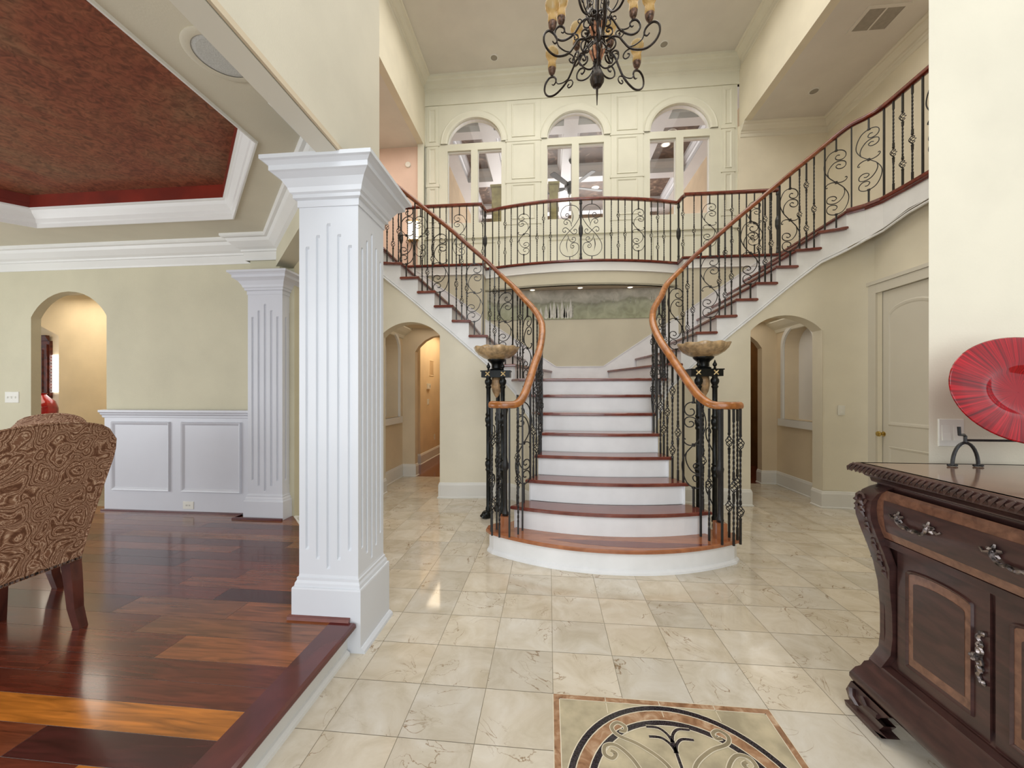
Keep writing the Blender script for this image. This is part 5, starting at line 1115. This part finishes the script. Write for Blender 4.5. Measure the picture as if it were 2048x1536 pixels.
for i in range(20): y = 5.195+i*.015; b.add([(3.99, y, 6.149), (4.40, y, 6.149), (4.40, y+.010, 6.141), (3.99, y+.010, 6.141)], [(0, 1, 2, 3)])
b.build('louvres', 'grille', v_); B().box(3.98, 4.41, 5.18, 5.5, 6.1492, 6.1499).build('backing', 'grille', v_)
tag(B().lathe([(.055, 0), (.055, .02), (.045, .03), (.0, .032)], (0, 0, 0), 24).build('smoke_detector', 'plastic_white', None, origin=(0, 0, 0)), 'small round detector high on the wall at the left gallery', 'smoke detector')
o = bpy.data.objects['smoke_detector']; o.location = (-2.73, 7.27, 5.80); o.rotation_euler = (pi/2, 0, 0)
ws_ = T('wall_sconce', 'glowing rectangular glass wall light on the left gallery wall behind the railing', 'wall light', (-2.61, 7.2, 4.3))
B().box(-2.70, -2.50, 7.16, 7.27, 4.30, 4.66).build('glass_box', 'lamp_glow', ws_)
b = B()
for z in (4.29, 4.655): b.box(-2.71, -2.49, 7.15, 7.27, z, z+.012)
b.build('bracket', 'brass', ws_)
# ceiling fan in the family room
fx, fy = .55, 9.4; fan = T('ceiling_fan', 'dark ceiling fan hanging in the room behind the middle window', 'ceiling fan', (fx, fy, 7.0))
B().lathe([(.012, -.55), (.012, -.10), (.03, -.09), (.06, -.03), (.065, 0)], (fx, fy, 7.0), 16).build('rod', 'fan_dark', fan, smooth=True)
B().lathe([(.03, -.86), (.09, -.82), (.10, -.72), (.16, -.70), (.17, -.62), (.12, -.57), (.03, -.53)], (fx, fy, 7.0), 20).build('motor', 'fan_dark', fan, smooth=True)
for k in range(5):
    a_ = 2*pi*k/5+.3; u = Vector((cos(a_), sin(a_), 0)); n_ = Vector((-sin(a_), cos(a_), .18)); c = Vector((fx, fy, 6.33)); b = B()
    b.grid([[tuple(c+u*r_+n_*w*s_+Vector((0, 0, dz))) for s_ in (-1, 1)] for r_, w, dz in ((.15, .03, 0), (.25, .055, 0), (.75, .07, 0), (.8, .05, 0), (.8, .05, .01), (.75, .07, .01), (.25, .055, .01), (.15, .03, .01))]); b.build('blade', 'fan_dark', fan)
for k in range(3):
    a_ = 2*pi*k/3+.5; B().lathe([(.02, -.98), (.05, -1.02), (.065, -1.06), (.04, -.92), (.02, -.88)][::-1] if 0 else [(.02, -.88), (.035, -.92), (.055, -1.0), (.06, -1.05)], (fx+.10*cos(a_), fy+.10*sin(a_), 7.0), 14, caps=False).build('lamp_shade', 'lamp_glow', fan, smooth=True)
# olive wall blocks seen through the left and middle windows
for x0, x1, lb in ((-1.22, -.98, 'left'), (.02, .2, 'middle')):
    b = B().box(x0, x1, 8.2, 8.5, 3.44, 5.80); b.box(x0-.03, x1+.03, 8.17, 8.53, 5.78, 5.83); tag(b.build('partition_post', 'olive_paint'), 'olive painted square post seen through the %s balcony window' % lb, 'post')
S_(B().box(-2.5, 3.8, 7.44, 13, 3.14, 3.44), 'floor', 'tread_mahogany')
# kitchen glimpsed through the dining arch
kc = T('kitchen_cabinet', 'dark red-brown kitchen wall cabinet seen through the dining arch', 'cabinet', (-9.95, 6.5, 1.25))
B().box(-10.4, -9.50, 6.47, 6.518, 1.25, 2.35).build('cabinet_body', 'kitchen_wood', kc); d_ = B().box(-9.95, -9.53, 6.445, 6.469, 1.28, 2.28).build('door', 'kitchen_wood', kc)
b = B(); frame(b, -9.89, -9.60, 1.36, 2.18, lambda u, v, w: (u, 6.445-w, v), .04, .015); b.build('panel_moulding', 'kitchen_wood', d_)
b = B(); b.sweep([(-10.4, 6.47), (-9.50, 6.47)], [(0, 2.35), (.02, 2.35), (.06, 2.42), (.06, 2.45), (0, 2.45)]); b.build('crown', 'kitchen_wood', kc)
kw = T('window_4', '', '', (-9.2, 6.5, 1.4)); del kw['label']; del kw['category']; kw['kind'] = 'structure'
B().box(-9.48, -8.9, 6.50, 6.518, 1.36, 2.08).build('pane', 'bright_window', kw)
b = B()
for i in range(13): b.box(-9.48, -8.9, 6.47, 6.495, 1.36+i*.058, 1.37+i*.058)
b.build('blind_slats', 'white_trim', kw)
tag(B().lathe([(.08, 0), (.15, .06), (.20, .2), (.21, .34), (.17, .48), (.09, .56), (.06, .60), (.08, .63)], (-9.27, 6.2, .72), 24).build('floor_vase', 'red_gloss', smooth=True), 'glossy red rounded vessel on the kitchen counter through the arch', 'vase')
kt = B().box(-10.4, -8.9, 5.95, 6.46, .125, .72); tag(kt.build('kitchen_counter', 'kitchen_wood'), 'dark kitchen counter low behind the dining arch', 'counter')
# rear hall seen through the left arch
def box_(n, m, lab, cat, *a_): return tag(B().box(*a_).build(n, m), lab, cat)
S_(B().box(-2.56, -2.41, 7.05, 9.6, 0, 2.62), 'wall_left', 'tan_wall')
S_(B().sweep([(-2.56, 7.05), (-2.41, 7.05), (-2.41, 9.6)], BASE), 'baseboard_left', 'white_trim')
hx = lambda yc, zc: (lambda u, v, d: (-2.41+d, yc+u, zc+v))
wplate('light_switch', 'white light switch in the warm lit hall through the left arch', hx(7.52, 1.17), .12, .12, 2)
wplate('wall_outlet', 'white wall outlet low in the warm lit hall through the left arch', hx(7.95, .42), .075, .115, 1, 'socket', 'outlet')
th = T('thermostat', 'small white thermostat in the warm lit hall through the left arch', 'thermostat', (-2.41, 7.52, 1.43)); B().box(-2.41, -2.38, 7.44, 7.60, 1.43, 1.54).build('housing', 'plastic_white', th); B().box(-2.38, -2.378, 7.53, 7.58, 1.46, 1.51).build('display', 'grille', th)
vg = T('wall_vent', 'cream wall grille above the thermostat in the hall through the left arch', 'vent', (-2.41, 7.75, 1.72)); q = B(); frame(q, 7.60, 7.90, 1.70, 2.02, lambda u, v, d: (-2.41+d, u, v), .025, .01); q.build('frame', 'tan_wall', vg)
q = B()
for i in range(12): q.box(-2.409, -2.403, 7.625, 7.875, 1.73+i*.023, 1.738+i*.023)
q.build('louvres', 'tan_wall', vg)
lb_ = T('window_blind', 'white slatted blind just visible beyond the left arch', 'blind', (-2.78, 8.2, .95)); q = B()
for i in range(24): q.box(-2.795, -2.77, 7.3, 9.2, .96+i*.058, .985+i*.058)
q.build('slats', 'white_trim', lb_); B().box(-2.798, -2.76, 7.3, 9.2, 2.34, 2.40).build('headrail', 'white_trim', lb_)
